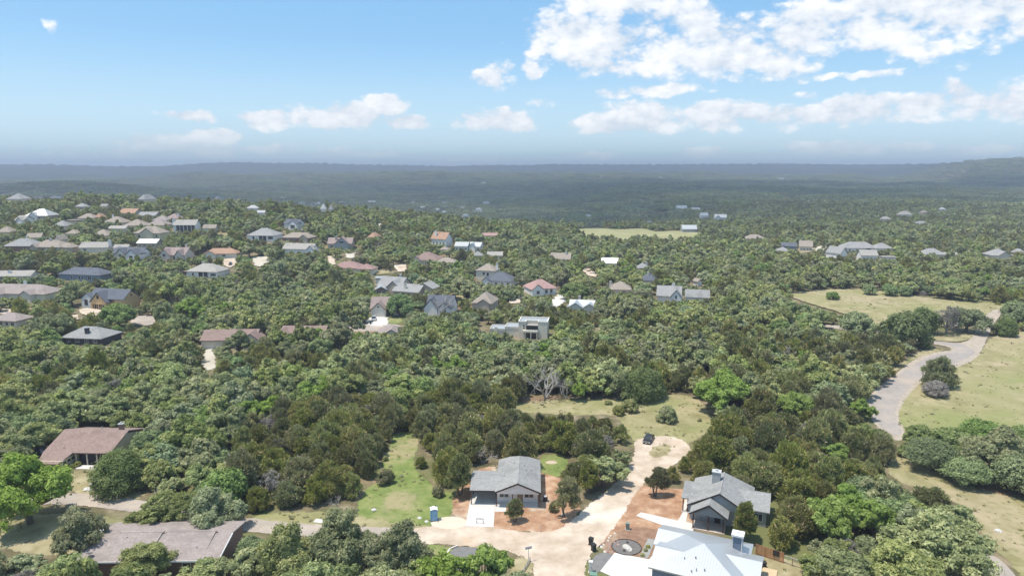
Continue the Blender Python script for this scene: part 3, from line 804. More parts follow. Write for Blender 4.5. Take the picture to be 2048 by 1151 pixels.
H('white walled house with a grey tan hip roof and a dark recessed porch', 402, 543, 70, 13, 'hip', 3.6, -10, 3.3, 'pale', 'white', (('chim', -.35, .55, 1.2, 4.4, 'tan'), ('porch', -.2, .42), W1(.72, 1.0, 3.2, 1.5, 3), W1(-.55, 1.0, 1.2, 1.5, 1)), see=1.0)
H('low house with a terracotta roof on the left hill', 440, 507, 66, 9, 'hip', 2.8, 5, 2.8, 'terra', 'cream', (('gab', -.55, 7.0, 2.0, 2.0, 'cream'), W1(.2, .9, 2, 1.3)), see=.6)
H('white house with a balcony and a tall left chimney on the hill crest', 368, 450, 46, 10, 'x', 3.4, 4, 5.4, 'pale', 'white', (('chim', -1.05, .4, 1.6, 3.8, 'white'), ('porch', -.7, .9), ('wing', 11, 20, 2, 9, 3.0, 2.4, 'x', 'tan', 'cream')), see=1.0)
H('grey hip roofed white house on the hill, columns under the eave', 520, 471, 58, 15, 'hip', 4.4, -5, 3.5, 'lgrey', 'white', (('porch', -.1, .45), W1(.72, 1.0, 3.2, 2.2, 3), W1(-.5, 1.0, 1.4, 2.0, 1), ('vent', [(.1, .4)])), see=1.0)
H('modern white house with glass and solar panels on the hill crest', 580, 447, 36, 9, 'x', 3.0, -24, 4.2, 'navy', 'white', (('gab', .55, 7.5, 1.4, 2.9, 'white'), ('win', .55, 1.9, 1.0, 4.0, 2.6, 3)), see=.9)
H('tan roofed house with brick walls right of the grey hip roof on the hill', 592, 475, 62, 10, 'hip', 3.0, -8, 3.0, 'tan', 'brick', (('chim', .1, .7, 1.3, 4.4, 'brick'), ('gab', .55, 6, 1.5, 2.2, 'tan')), see=.8)
H('tan gable roofed house with a white right end on the hill', 594, 498, 66, 10, 'x', 3.2, -10, 3.2, 'pale', 'white', (('gab', .88, 5, 1.0, 2.6, 'white'), W1(.88, 1.0, 1.2, 1.2, 1, 1.5)), see=.8)
H('craftsman house with a taupe roof, front gable and white balcony', 679, 487, 50, 11, 'x', 3.4, 2, 3.6, 'mauve', 'tan', (('gab', .2, 9.5, 1.6, 4.4, 'grey'), ('chim', -.32, .3, 1.3, 4.6, 'tan'), ('win', .2, 2.1, 3.9, 3.0, 1.6, 3), ('porch', -.2, .8), W1(-.65, 1, 1.6, 1.6)), see=1.0)
H('red brown hip roofed house below the craftsman house', 690, 536, 62, 12, 'hip', 3.2, -8, 2.8, 'redbrown', 'cream', (('wing', 7, 17, -2, 7, 2.8, 2.4, 'hip', 'redbrown', 'cream'),), see=.45)
H('white gable ended house with a terracotta roof above the dark valley', 876, 478, 38, 9, 'x', 4.6, -30, 4.4, 'terra', 'white', (('chim', -.5, .25, 1.3, 5.4, 'white'),), see=.9)
H('white metal roofed house on the wood edge, left one of the pair', 922, 492, 28, 10, 'x', 2.4, -8, 3.4, 'palemetal', 'white', (), see=.9)
H('white metal roofed house on the wood edge, right one of the pair', 948, 493, 26, 10, 'x', 2.6, -16, 3.4, 'palemetal', 'white', (('gab', -.3, 5, .8, 2.4, 'white'),), see=.9)
H('brown hip roofed house in the trees left of the middle', 849, 520, 56, 14, 'hip', 4.2, -8, 2.9, 'brown', 'cream', (('gab', -.6, 6, 1.6, 2.4, 'cream'),), see=.4)
H('tan hip roof just right of the brown hip roofed house', 890, 525, 42, 10, 'hip', 2.6, -6, 2.8, 'tan', 'cream', (), see=.3)
H('small tan roof between the terracotta roof and the brown hip roof', 888, 499, 18, 7, 'hip', 1.8, 0, 2.8, 'tan', 'cream', (), see=.3)
H('grey gabled house with cream gable end, left one of the grey cluster', 776, 573, 58, 12, 'x', 4.2, -24, 3.4, 'lgrey', 'tan', (('gab', .55, 8, 1.5, 3.4, 'tan'), ('chim', .15, .8, 1.0, 4.8, 'grey')), see=.4)
H('grey low roofed house in front of the grey gabled one', 810, 583, 62, 11, 'x', 3.0, -22, 2.9, 'lgrey', 'tan', (('chim', -.15, .2, 1.0, 3.6, 'cream'), ('wing', 2, 12, 5, 13, 4.2, 2.6, 'y', 'lgrey', 'tan')), see=.35)
H('small grey roofed building right of the grey cluster', 855, 580, 30, 8, 'hip', 2.0, -10, 2.8, 'lgrey', 'cream', (), see=.3)
H('white gable roofed cottage left of the grey cluster', 762, 580, 26, 7, 'y', 1.8, 10, 2.8, 'white', 'brick', (), see=.4)
H('white flat roofed block behind the grey cluster', 759, 557, 20, 6, 'flat', 0.3, 0, 3.0, 'white', 'white', (), see=.4)
H('taupe roofed house with a garage, dormers and a driveway at the cul de sac', 770, 617, 62, 10, 'x', 4.2, 0, 3.0, 'mauve', 'white', (('gab', -.36, 6.6, 2.6, 3.2, 'cream'), ('garage', -.36, 3.1, 4.6), ('win', -.36, 3.1, 3.9, .9, .9, 1), ('porch', .1, .55), W1(.75, .9, 1.5, 1.4), ('gab', .32, 1.7, -1.2, .8, 'cream'), ('gab', .62, 1.7, -1.2, .8, 'cream')), see=1.0)
H('navy roofed house with two white front gables', 878, 615, 56, 11, 'x', 4.4, -8, 3.0, 'navy', 'white', (('gab', -.55, 6.4, 1.6, 4.0, 'white'), ('gab', .45, 6.0, 1.8, 2.8, 'white'), W1(.45, 1, 1.6, 1.6, 2, 2.3)), see=.7)
H('taupe hip roofed house right of the navy roofed one', 963, 606, 44, 12, 'hip', 4.0, -14, 3.6, 'tan', 'tan', (('gab', .2, 6, .6, 2.0, 'tan'),), see=.8)
H('cream two storey house with a brown tan roof and a thin chimney', 970, 541, 42, 10, 'hip', 3.2, -16, 5.4, 'tan', 'cream', (('chim', .95, .5, .9, 3.6, 'white'), ('win', -.15, .0, 3.0, 1.3, 1.5, 1), ('win', .25, .0, 2.2, 1.4, 2.2, 1)), see=1.0)
H('navy hip roofed house with a white end, right of the cream two storey house', 997, 562, 58, 12, 'hip', 4.0, -14, 3.0, 'navy', 'white', (('gab', -.85, 5.0, 1.6, 2.2, 'white'),), see=.4)
H('pink red roofed house with white walls in the middle', 1088, 577, 58, 12, 'hip', 3.8, 16, 3.2, 'pink', 'white', (('gab', -.5, 6.4, 1.6, 2.6, 'white'), W1(.2, .9, 1.4, 1.8, 1), W1(.55, .9, 1.4, 1.8, 1), W1(-.5, .9, 1.6, 1.8, 2, 2.1)), see=.9)
H('white metal roofed house with two gables behind the flat roofed one', 1163, 617, 52, 11, 'x', 2.8, -10, 2.8, 'white', 'cream', (('gab', -.45, 8.5, 1.6, 2.8, 'cream'), ('gab', .62, 8.0, 1.0, 2.4, 'cream'), ('chim', -.3, .9, 1.0, 3.6, 'stone')), see=.4)
H('tan hip roof with a small left chimney behind the oaks', 1242, 579, 44, 11, 'hip', 3.4, -6, 3.0, 'tan', 'cream', (('chim', -.92, .5, 1.0, 3.2, 'cream'), W1(.3)), see=.4)
H('long tan roof with a chimney left of the wood, middle distance', 1120, 518, 42, 10, 'x', 3.4, -12, 3.0, 'tan', 'cream', (('chim', .5, .4, 1.0, 4.8, 'cream'), ('gab', -.8, 5, 1, 2.6, 'cream')), see=.4)
H('green grey low roof right of the white metal pair', 990, 511, 32, 8, 'x', 2.2, 0, 2.9, 'pale', 'cream', (), see=.25)
H('dark grey low roof below the white metal pair', 955, 511, 22, 8, 'hip', 2.4, 0, 2.9, 'grey', 'tan', (), see=.25)
H('long pink roof beyond the white metal pair', 979, 471, 32, 8, 'x', 1.8, 0, 2.8, 'pink', 'white', (), see=.5)
H('white roof half hidden in the wood, middle distance', 1218, 526, 34, 9, 'x', 2.8, -16, 3.0, 'white', 'white', (), see=.2)
H('slate roof with a pale chimney hidden in the wood', 1297, 561, 32, 10, 'hip', 3.6, -12, 3.0, 'navy', 'cream', (('chim', -.1, .3, .9, 4.0, 'cream'),), see=.25)
H('grey roof with a stubby chimney hidden in the wood', 1286, 536, 24, 9, 'hip', 2.6, -8, 3.0, 'grey', 'cream', (('chim', .6, .5, 1.2, 3.0, 'cream'),), see=.25)
H('large grey roofed house with a white middle gable and a right wing', 1338, 592, 50, 11, 'x', 4.0, -14, 3.2, 'lgrey', 'white', (('gab', .55, 6.0, 3.2, 3.6, 'white'), ('win', .55, 3.7, 2.6, .9, 1.8, 1), ('chim', .3, .6, 1.2, 5.0, 'white'), ('wing', 7, 18, 1, 9, 3.0, 3.0, 'x', 'grey', 'white')), see=.6)
H('small white gabled shed in the wood right of the grey gables', 1401, 563, 13, 5, 'y', 1.5, 20, 2.5, 'tan', 'white', (), 'shed', None, .8, 'shed')
# ---- upper rows of the hill
H('white hip roofed house on the crest at the far left', 72, 431, 48, 14, 'hip', 4.6, -3, 3.2, 'white', 'tan', (('gab', -.25, 7, .8, 2.6, 'white'),), see=.9)
H('small white gabled house at the far left crest', 37, 440, 26, 9, 'x', 3.0, -18, 3.2, 'pale', 'white', (('gab', .4, 6, 1, 2.4, 'white'),), see=.7)
H('grey hip roof below the small white gabled house on the crest', 116, 452, 28, 10, 'hip', 3.6, -5, 3.0, 'lgrey', 'cream', (), see=.2)
H('bright cream flat topped house on the crest', 142, 441, 22, 8, 'flat', .3, 0, 3.2, 'tan', 'yellow', (), see=.9)
H('tan hip roofs with an orange end on the crest', 170, 436, 34, 10, 'hip', 3.2, 0, 3.0, 'tan', 'cream', (), see=.2)
H('orange tiled roof bump on the crest', 194, 435, 16, 9, 'hip', 3.0, 0, 2.8, 'terra', 'cream', (), see=.1)
H('tan hip roof with a chimney right of the orange bump', 224, 445, 42, 12, 'hip', 4.0, -4, 3.0, 'tan', 'cream', (('chim', -.5, .6, 1.0, 5.4, 'white'),), see=.15)
H('wide tan roof second from the orange bump on the crest', 265, 451, 40, 12, 'hip', 4.0, -4, 3.0, 'tan', 'cream', (), see=.15)
H('grey tan hip roof behind the large cream two storey house', 310, 450, 40, 12, 'hip', 4.0, -4, 3.0, 'taupe', 'cream', (), see=.15)
H('long terracotta roof on the crest stepping down to the right', 252, 426, 40, 10, 'x', 3.4, -14, 3.2, 'terra', 'tan', (('chim', -.9, .5, 1.4, 4.0, 'tan'),), see=.4)
H('grey long roof right of the long terracotta roof', 292, 431, 38, 10, 'x', 2.6, -5, 3.0, 'lgrey', 'tan', (), see=.4)
H('taupe roof right of the grey long roof on the crest', 318, 440, 32, 10, 'hip', 3.0, -5, 3.0, 'taupe', 'cream', (), see=.2)
H('brown roof behind the white balcony house', 342, 437, 30, 10, 'hip', 3.4, -5, 3.0, 'mauve', 'cream', (('chim', .5, .5, 1.2, 3.6, 'white'),), see=.3)
H('tan roof over the trees above the brick house on the left', 66, 475, 28, 8, 'x', 2.6, 12, 2.9, 'tan', 'cream', (), see=.15)
H('cream gable showing left of the long grey tan roof', 112, 480, 16, 7, 'y', 3.0, -10, 3.6, 'tan', 'cream', (), see=.6)
H('tan roof top above the cream gable', 140, 467, 24, 8, 'hip', 2.4, -4, 3.0, 'tan', 'cream', (), see=.1)
H('tan hip roof just above the long grey tan roof', 196, 471, 38, 11, 'hip', 3.6, -6, 3.0, 'tan', 'cream', (), see=.1)
H('long low grey green roof below the crest', 232, 457, 36, 8, 'x', 1.8, 0, 3.0, 'pale', 'cream', (), see=.1)
H('tan roofs at the left edge below the crest', 4, 464, 30, 10, 'hip', 3.4, 0, 3.0, 'tan', 'cream', (), see=.2)
# ---- right hand slopes
H('blue and tan house at the field edge on the right', 1612, 493, 26, 10, 'x', 4.0, -20, 3.6, 'tan', 'cream', (('wing', -17, -6, 1, 9, 3.4, 2.4, 'x', 'navy', 'blue'),), see=.8)
H('small grey roofed house left of the blue and tan one', 1568, 502, 24, 9, 'hip', 2.6, -10, 3.0, 'lgrey', 'white', (), see=.5)
H('white gabled house left of the two long white buildings on the right', 1689, 507, 24, 12, 'y', 4.2, 25, 4.0, 'lgrey', 'white', (), see=.9)
H('long grey roofed house on the right slope', 1722, 496, 68, 13, 'hip', 4.0, -2, 3.2, 'lgrey', 'white', (('wing', 9, 22, -3, 8, 3.4, 3.4, 'hip', 'lgrey', 'white'), ('porch', .3, .6)), see=.8)
H('white house with solar panels in front of the long grey roof', 1740, 511, 34, 9, 'x', 3.4, -6, 3.8, 'pale', 'white', (('wing', 9, 18, 2, 8, 2.6, .4, 'flat', 'pale', 'white'),), see=.9)
H('grey hip roof among trees far right', 1848, 450, 32, 12, 'hip', 4.0, 0, 3.0, 'lgrey', 'cream', (), see=.2)
H('grey low house left of the pale gravel pad', 1870, 509, 44, 11, 'hip', 3.8, -6, 2.9, 'lgrey', 'cream', (('wing', 6, 16, 1, 8, 2.6, 1.6, 'x', 'pale', 'cream'),), see=.3)
H('light grey house near the right edge', 2006, 511, 40, 13, 'hip', 4.0, -6, 3.4, 'lgrey', 'cream', (('gab', .1, 9, 1.2, 3.0, 'cream'),), see=.7)
H('grey roof corner at the right edge', 2046, 506, 16, 9, 'hip', 2.6, 0, 3.0, 'lgrey', 'cream', (), see=.5)
H('tan hip roof in the dark trees right of the pasture', 1514, 478, 42, 12, 'hip', 3.4, 0, 2.9, 'tan', 'cream', (), see=.2)
H('long white roofed barn at the edge of the pasture', 1380, 458, 30, 12, 'x', 3.6, -2, 3.4, 'white', 'grey', (), 'barn', None, .9, 'barn')
H('big white barn on the far wooded slope', 1364, 418, 21, 16, 'x', 6.5, -5, 5.0, 'white', 'cream', (), 'barn', None, .9, 'barn')
H('white roofed shed second from the big far barn', 1392, 419, 17, 10, 'x', 3.6, 0, 3.4, 'white', 'white', (), 'barn', None, .9, 'barn')
H('white shed third from the big far barn', 1410, 431, 16, 11, 'x', 4.4, 5, 4.0, 'white', 'white', (), 'barn', None, .9, 'barn')
H('white gabled barn rightmost of the far barns', 1442, 435, 24, 12, 'x', 4.6, -6, 5.0, 'white', 'white', (('gab', -.5, 8, 1, 3.6, 'white'),), 'barn', None, .9, 'barn')
H('dark grey roof left of the long white barn', 1300, 445, 16, 9, 'hip', 2.6, 0, 3.0, 'grey', 'tan', (), see=.3)
H('orange tiled roof corner over the trees left of the dark valley', 742, 474, 18, 9, 'hip', 3.0, -20, 3.0, 'terra', 'cream', (), see=.2)
# ---- the far valley: dots of houses
FAR = [(72, 396, 15, 'mauve', 'pink roofed house far off above the left crest'), (26, 398, 30, 'lgrey', 'long grey roof far off at the left edge'), (110, 395, 24, 'lgrey', 'grey roof far off right of the pink roofed one'),
       (247, 400, 12, 'chalk', 'white speck of a house beyond the terracotta roof'), (282, 399, 18, 'lgrey', 'grey roof beyond the long terracotta roof'), (302, 402, 17, 'pink', 'pink roof beyond the grey long roof'), (158, 413, 24, 'lgrey', 'grey roof above the bright cream house'), (206, 412, 17, 'lgrey', 'grey roof above the orange bump'),
       (436, 396, 14, 'chalk', 'white house far off above the white balcony house'), (504, 416, 22, 'chalk', 'white roofed house beyond the hill crest, left one of two'), (521, 425, 17, 'chalk', 'white roofed house beyond the hill crest, right one of two'), (563, 397, 12, 'chalk', 'white house far off above the modern white house'),
       (603, 406, 14, 'lgrey', 'grey house far off right of the two white crest roofs'), (622, 411, 12, 'lgrey', 'grey roof in the group far off over the hill'), (634, 407, 12, 'chalk', 'white house in the group far off over the hill'), (646, 418, 12, 'chalk', 'white house lowest of the group far off over the hill'), (661, 419, 10, 'lgrey', 'grey house rightmost of the group far off over the hill'),
       (683, 405, 7, 'chalk', 'tiny white house left of the white far valley roof'), (744, 404, 20, 'chalk', 'white house alone in the dark far valley'), (708, 410, 6, 'chalk', 'tiny white house below the lone white valley house'), (720, 391, 5, 'chalk', 'white speck above the lone white valley house'),
       (826, 405, 10, 'chalk', 'small white house in the far valley left of the bright cluster'), (845, 415, 9, 'chalk', 'small white house just above the bright valley cluster'), (874, 420, 14, 'chalk', 'white house at the left of the bright valley cluster'), (887, 425, 14, 'chalk', 'white house at the lower right of the bright valley cluster'), (874, 404, 10, 'lgrey', 'grey house above the bright valley cluster'), (888, 406, 11, 'lgrey', 'grey house at the upper right of the bright valley cluster'),
       (925, 416, 9, 'chalk', 'white house right of the bright valley cluster'), (932, 431, 14, 'chalk', 'low white house below the right valley pair'), (956, 419, 14, 'chalk', 'white house left one of the right valley pair'), (962, 423, 8, 'chalk', 'white house right one of the right valley pair'), (972, 406, 13, 'chalk', 'white house above the right valley pair'), (966, 365, 10, 'chalk', 'white house high on the far blue slope'),
       (1159, 424, 10, 'chalk', 'white house left of the far pasture rise'), (1178, 434, 22, 'chalk', 'long white house above the pasture'), (1243, 411, 8, 'chalk', 'white house on the wooded slope right of the pasture'), (1323, 355, 7, 'chalk', 'white speck on the far ridge'), (1886, 418, 12, 'chalk', 'white house above the far right track'), (1852, 425, 16, 'tan', 'pale tan roof above the grey far right hip roof'),
       (1812, 429, 26, 'pale', 'long pale roof left of the pale tan one'), (1772, 438, 20, 'pale', 'pale roof at the far right slope'), (1797, 378, 9, 'chalk', 'white speck on the far slope to the right'), (1656, 399, 8, 'chalk', 'white dot in the woods far right'), (1563, 357, 12, 'chalk', 'white building on the far ridge to the right'), (1204, 352, 10, 'chalk', 'white building on the far ridge in the middle')]
for (fx, fy, fw, rm_, lb) in FAR:
    pp = at(fx, fy, 3.0)
    ww = fw * proj(pp.x, pp.y, pp.z)[2] / F
    house(lb, fx, fy, fw, min(ww * .7, 16), 'x' if fw % 2 else 'hip', min(.26 * ww, 5.0), rng.uniform(-20, 20), min(.3 * ww, 4.0), rm_, 'white' if rm_ == 'chalk' else 'cream', (), 'house', None, .8, 'house', .3)
# ------------------------------------------------------------------ the houses close by, built one by one
def posts(parent, pts, z0, z1, w, m, name='porch_post'):
    me = MB().box(-w / 2, w / 2, -w / 2, w / 2, z0, z1).mesh(name, m)
    for (x, y) in pts:
        o = bpy.data.objects.new(name, me)
        link(o, parent)
        o.location = (x, y, 0)

def fascia_gable(parent, x0, x1, y, z, rise, m, t=.09, h=.24, name='barge_board'):
    """dark boards along the two rakes of a front gable"""
    c = (x0 + x1) / 2
    for a, b in (((x0, z), (c, z + rise)), ((c, z + rise), (x1, z))):
        MB().prism([(a[0], y - t, a[1] - h), (b[0], y - t, b[1] - h), (b[0], y - t, b[1] + .03), (a[0], y - t, a[1] + .03)], (0, t, 0)).build(name, m, parent)

def frame_of(o):
    return Matrix.Translation(o.location) @ Matrix.Rotation(o.rotation_euler.z, 4, 'Z')

# ---- new white house with a carport
p = at(1035.5, 1014.5)
A = empty('house', p, R(-2), 'new white gabled house with grey roof and left carport', 'house')
hw, dp, ez, rs = 4.15, 13.6, 3.05, 1.75
FOOT.append((p.x, p.y, R(-2), -9.0, 5.2, -1, 14.5))
MB().box(-hw + .1, hw - .1, 0, 1.9, 0, .16).build('porch_slab', M['concrete'], A)
wl = MB().box(-hw + .35, hw - .35, 1.9, dp - .3, 0, ez - .23)
gable_tri(wl, -hw + .35, hw - .35, .06, ez - .23, rs * .91, .12)
wl.box(-hw + .35, hw - .35, .06, 1.9, ez - .45, ez - .232)
wl.build('wall', WM['white'], A)
rf = roof_gable(MB(), -hw, hw, -.25, dp * .86, ez, rs, 'y', .22)
rfo = rf.build('roof', RM['grey'], A)
MB().poly([(-hw, dp * .86 + .002, ez), (hw, dp * .86 + .002, ez), (0, dp * .86 + .002, ez + rs), (-hw, dp + .1, ez), (hw, dp + .1, ez), (-hw * .45, dp * .98, ez + rs * .5), (hw * .45, dp * .98, ez + rs * .5)],
          (0, 2, 5, 3), (1, 4, 6, 2), (2, 6, 5), (5, 6, 4, 3)).build('hip_end', RM['grey'], A)
fascia_gable(A, -hw, hw, -.25, ez, rs, TRIM_D)
for sx in (-hw, hw):
    MB().box(sx - .03 if sx < 0 else sx, sx if sx < 0 else sx + .03, -.2, dp * .86, ez - .24, ez + .01).build('eave_board', TRIM_D, A)
MB().box(-.11, .11, -.2, dp * .85, ez + rs - .02, ez + rs + .06).build('ridge_cap', RM['lgrey'], rfo)
vents(rfo, [(1.4, 6.5, ez + 1.15), (1.0, 8.0, ez + 1.3), (1.7, 5.0, ez + 1.0), (-1.0, 9.0, ez + 1.3), (2.4, 7.5, ez + .7)])
posts(A, [(-hw + .3, .2), (-.95, .2), (.8, .2), (hw - .45, .2), (hw - .18, .2)], .16, ez - .46, .17, WOODP)
for xx in (-2.55, 2.0):
    window(A, xx, 1.9, 1.0, 1.75, 1.05, 'front', TRIM_W, 2)
d_ = MB().box(-.15, .8, 1.83, 1.899, .16, 2.25).build('front_door', flat('tan_door', (.36, .28, .2), .6), A)
MB().box(.6, .68, 1.78, 1.828, 1.1, 1.25).build('handle', METAL, d_)
MB().box(-4.15, -2.6, -.42, .0, 0, .10).box(-4.15, -2.6, -.75, -.42, 0, .05).build('porch_steps', M['concrete'], A)
cp = roof_gable(MB(), -8.75, -hw + 1.6, .75, 9.2, 2.8, 1.15, 'x', .2)
cp.build('carport_roof', RM['grey'], A)
MB().box(-8.72, -hw, .70, .748, 2.56, 2.84).build('carport_beam', TRIM_D, A)
posts(A, [(-8.5, .95), (-8.5, 8.9), (-8.5, 5.0)], 0, 2.62, .18, WOODP, 'carport_post')
MB().box(-8.6, -hw + .33, .9, 9.0, 0, .05).build('carport_slab', M['concrete'], A)
door2 = MB().box(-hw + .27, -hw + .345, 4.2, 5.2, .16, 2.2).build('side_door', flat('side_door_paint', (.5, .42, .34), .6), A)
sight(frame_of(A), -8.8, 4.3, -.8, dp, 0.0, ez + rs)

# ---- grey house with stepped gables
p = at(1384, 1056)
B = empty('house', p, R(-22), 'grey house with stepped gables, dark trim, front porch and pale chimney', 'house')
bm_ = frame_of(B)
FOOT.append((p.x, p.y, R(-22), -1.5, 11, 0, 12.5))
# front porch gable
MB().box(-.1, 5.3, -.2, 3.2, 0, .18).build('porch_slab', flat('porch_floor', (.55, .45, .38), .9), B)
posts(B, [(.12, .05), (2.55, .05), (5.0, .05)], .18, 2.75, .18, WOODP)
roof_gable(MB(), -.55, 5.75, -.4, 7.2, 2.95, 2.0, 'y').build('porch_roof', RM['grey'], B)
gw_ = MB()
gable_tri(gw_, -.1, 5.3, .0, 2.72, 1.72, .12)
gw_.build('porch_gable', WM['grey'], B)
fascia_gable(B, -.55, 5.75, -.4, 2.95, 2.0, TRIM_D)
# main body with a taller gable behind
wl = MB().box(-.9, 8.9, 3.2, 13.0, 0, 2.9)
gable_tri(wl, -.9, 8.9, 2.75, 2.9, 2.75, .12)
wl.box(6.0, 11.6, 5.0, 12.0, 0, 2.72)
gable_tri(wl, 5.0, 12.0, 11.46, 2.72, 1.35, .12, 'x')
wl.build('wall', WM['grey'], B)
rfB = roof_gable(MB(), -1.3, 9.3, 2.4, 11.4, 3.0, 2.98, 'y').build('roof', RM['grey'], B)
MB().poly([(-1.3, 11.402, 3.0), (9.3, 11.402, 3.0), (4.0, 11.402, 5.98), (-1.3, 13.6, 3.0), (9.3, 13.6, 3.0)], (0, 2, 3), (1, 4, 2), (2, 4, 3)).build('hip_end', RM['grey'], B)
fascia_gable(B, -1.3, 9.3, 2.4, 3.0, 2.98, TRIM_D)
MB().box(3.9, 4.1, 2.5, 11.4, 5.95, 6.03).build('ridge_cap', RM['lgrey'], rfB)
chimney(rfB, 2.9, 8.4, 2.5, 7.4, 1.4, 1.2, 'grey')
# left wing with its side porch, right wing
roof_gable(MB(), -2.6, 3.0, 5.0, 12.2, 2.85, 1.5, 'x').build('side_porch_roof', RM['grey'], B)
posts(B, [(-2.3, 5.3), (-1.5, 5.3), (-2.3, 11.8)], 0, 2.7, .18, WOODP)
MB().box(-2.5, -.95, 5.1, 12.1, 0, .16).build('side_porch_slab', M['concrete'], B)
roof_gable(MB(), 5.5, 12.1, 4.6, 12.4, 2.95, 1.6, 'x').build('wing_roof', RM['grey'], B)
window(B, 10.3, 5.0, .9, 1.5, 1.5, 'front', TRIM_W, 2)
window(B, 7.4, 3.2, .9, 1.5, 1.4, 'front', TRIM_W, 2)
window(B, 1.6, 3.2, .9, 1.4, 1.3, 'front', TRIM_W, 2)
d_ = MB().box(3.3, 4.3, 3.12, 3.2, .18, 2.3).build('back_door', TRIM_D, B)
sight(bm_, -2.6, 12, 3, 12.4, 2.4, 5.8, 3)
sight(bm_, -.5, 5.7, -.4, 5, 0, 5, 3)

# ---- white metal roofed house at the bottom edge
p = at(1297, 1133, 2.9)
YC = R(-25)
C_ = empty('house', p, YC, 'white metal roofed house with blue walls at the bottom edge', 'house')
cm_ = frame_of(C_)
FOOT.append((p.x, p.y, YC, -2, 15.8, -2, 14))
FR = .302
wl = MB().box(.45, 12.8, .45, 12.6, 0, 2.66).box(-.4, 5.0, 7.0, 12.6, 0, 2.66).box(12.0, 14.6, 3.6, 9.6, 0, 2.66)
gable_tri(wl, .45, 7.8, .45, 2.66, .98, .12, 'x')
gable_tri(wl, 7.0, 12.6, -.4, 2.66, .82, .12, 'x')
gable_tri(wl, 3.6, 9.6, 14.48, 2.66, .88, .12, 'x')
wl.build('wall', WM['blue'], C_)
roof_gable(MB(), 0, 6.0, 0, 8.2, 2.9, 4.1 * FR, 'x', .18).build('garage_roof', RM['white'], C_)
main = roof_hip(MB(), .15, 13.25, -.004, 13.05, 2.902, 6.53 * FR).build('roof', RM['white'], C_)
roof_gable(MB(), -.85, 6.5, 6.6, 13.02, 2.9, 3.21 * FR, 'x', .18).build('wing_roof', RM['white'], C_)
roof_gable(MB(), 9.5, 15.1, 3.2, 10.0, 2.9, 3.4 * FR, 'x', .18).build('wing_roof', RM['white'], C_)
co = MB().box(10.5, 11.9, 9.2, 10.5, 3.0, 5.7).build('chimney', WM['blue'], C_)
cw = MB()
for xx in (10.44, 11.8):
    for yy in (9.14, 10.4):
        cw.box(xx, xx + .16, yy, yy + .16, 3.0, 5.6)
cw.box(10.3, 12.1, 9.0, 10.7, 5.6, 5.9).box(11.0, 11.4, 9.7, 10.1, 5.9, 6.2)
cw.build('chimney_trim', TRIM_W, co)
rb = MB()
for k in range(31):          # standing seams of the front slope
    xx = .45 + k * .41
    top = min(1.0, max(.08, (1 - abs(xx - 6.7) / 6.5)))
    rb.prism([(xx - .02, .05, 2.93), (xx + .02, .05, 2.93), (xx + .02, 6.5 * top, 2.93 + 6.5 * top * FR), (xx - .02, 6.5 * top, 2.93 + 6.5 * top * FR)], (0, 0, .035))
rb.build('seams', RM['white'], main)['kind'] = 'stuff'
vents(main, [(4.6, 2.9, 3.8), (6.1, 3.4, 4.0), (6.6, 1.3, 3.4), (7.7, 1.6, 3.5), (6.0, .9, 3.25), (8.6, .6, 3.1)])
MB().box(-.1, .0, .0, 8.2, 2.66, 2.9).build('barge_board', TRIM_W, C_)
g_ = garage(C_, .452, 0, .1) if False else None
go = MB().box(.38, .448, 1.6, 6.4, 0, 2.3).build('garage_door', TRIM_W, C_)
for k in range(4):
    MB().box(.33, .378, 1.7, 6.3, .04 + k * .56, .56 + k * .56).build('panel', GARAGE, go)
sight(cm_, 0, 15, -1, 13, 1.5, 4.6)

# ---- taupe house at the bottom left
p = at(338, 1121, 2.8)
D_ = empty('house', (p.x, p.y, 0), R(1.5), 'long taupe roofed brick house with raised roof ridges at the bottom left', 'house')
dm_ = frame_of(D_)
FOOT.append((p.x, p.y, R(1.5), -14, 8, -2, 13))
wl = MB().box(-13.5, 6.7, .5, 11.2, 0, 2.55)
gable_tri(wl, .5, 11.2, -13.5, 2.55, 1.0, .12, 'x')
gable_tri(wl, .5, 11.2, 6.58, 2.55, 1.0, .12, 'x')
wl.build('wall', WM['brick'], D_)
rd = roof_gable(MB(), -13.9, 7.2, 0, 11.7, 2.8, 1.1, 'x', .2).build('roof', RM['taupe'], D_)
MB().box(-14.0, 7.3, -.08, -.002, 2.58, 2.83).build('gutter', TRIM_W, D_)
MB().prism([(7.21, 0, 2.6), (7.21, 5.85, 3.7), (7.21, 5.85, 3.94), (7.21, 0, 2.84)], (.1, 0, 0)).build('barge_board', TRIM_W, D_)
ra = math.atan2(1.72, 5.85)
for (x0, x1, ln) in ((-10.0, -3.6, 4.6), (-2.9, 4.6, 4.2)):      # the two raised roof planes
    pl = []
    for k in (5.95, 5.95 - ln):
        pl.append((k, 2.8 + 1.1 * k / 5.85))
    hgt = .34
    MB().prism([(x0, pl[0][0], pl[0][1] - .1), (x0, pl[1][0], pl[1][1]), (x0, pl[0][0], pl[0][1] + hgt * .7)], (x1 - x0, 0, 0)).build('raised_roof', RM['taupe'], rd)
    MB().box(x0 - .15, x1 + .15, pl[0][0] - .02, pl[0][0] + .5, pl[0][1] + .12, pl[0][1] + .27).build('raised_ridge', RM['taupe'], rd)
for xx, cc in ((2.3, 1), (5.0, 1), (-6, 2)):
    window(D_, xx, .5, .95, 1.3, 1.3, 'front', TRIM_W, cc)
vents(rd, [(3.0, 2.6, 3.3), (-8.6, 4.9, 3.75)])
dish = MB().lathe([(.02, .0), (.3, .05), (.5, .16), (.53, .22), (.28, .1), (.02, .05)], 14).build('satellite_dish', TRIM_W, D_)
dish.location = (-12.2, 1.0, 3.5)
dish.rotation_euler = (R(-40), R(-8), 0)
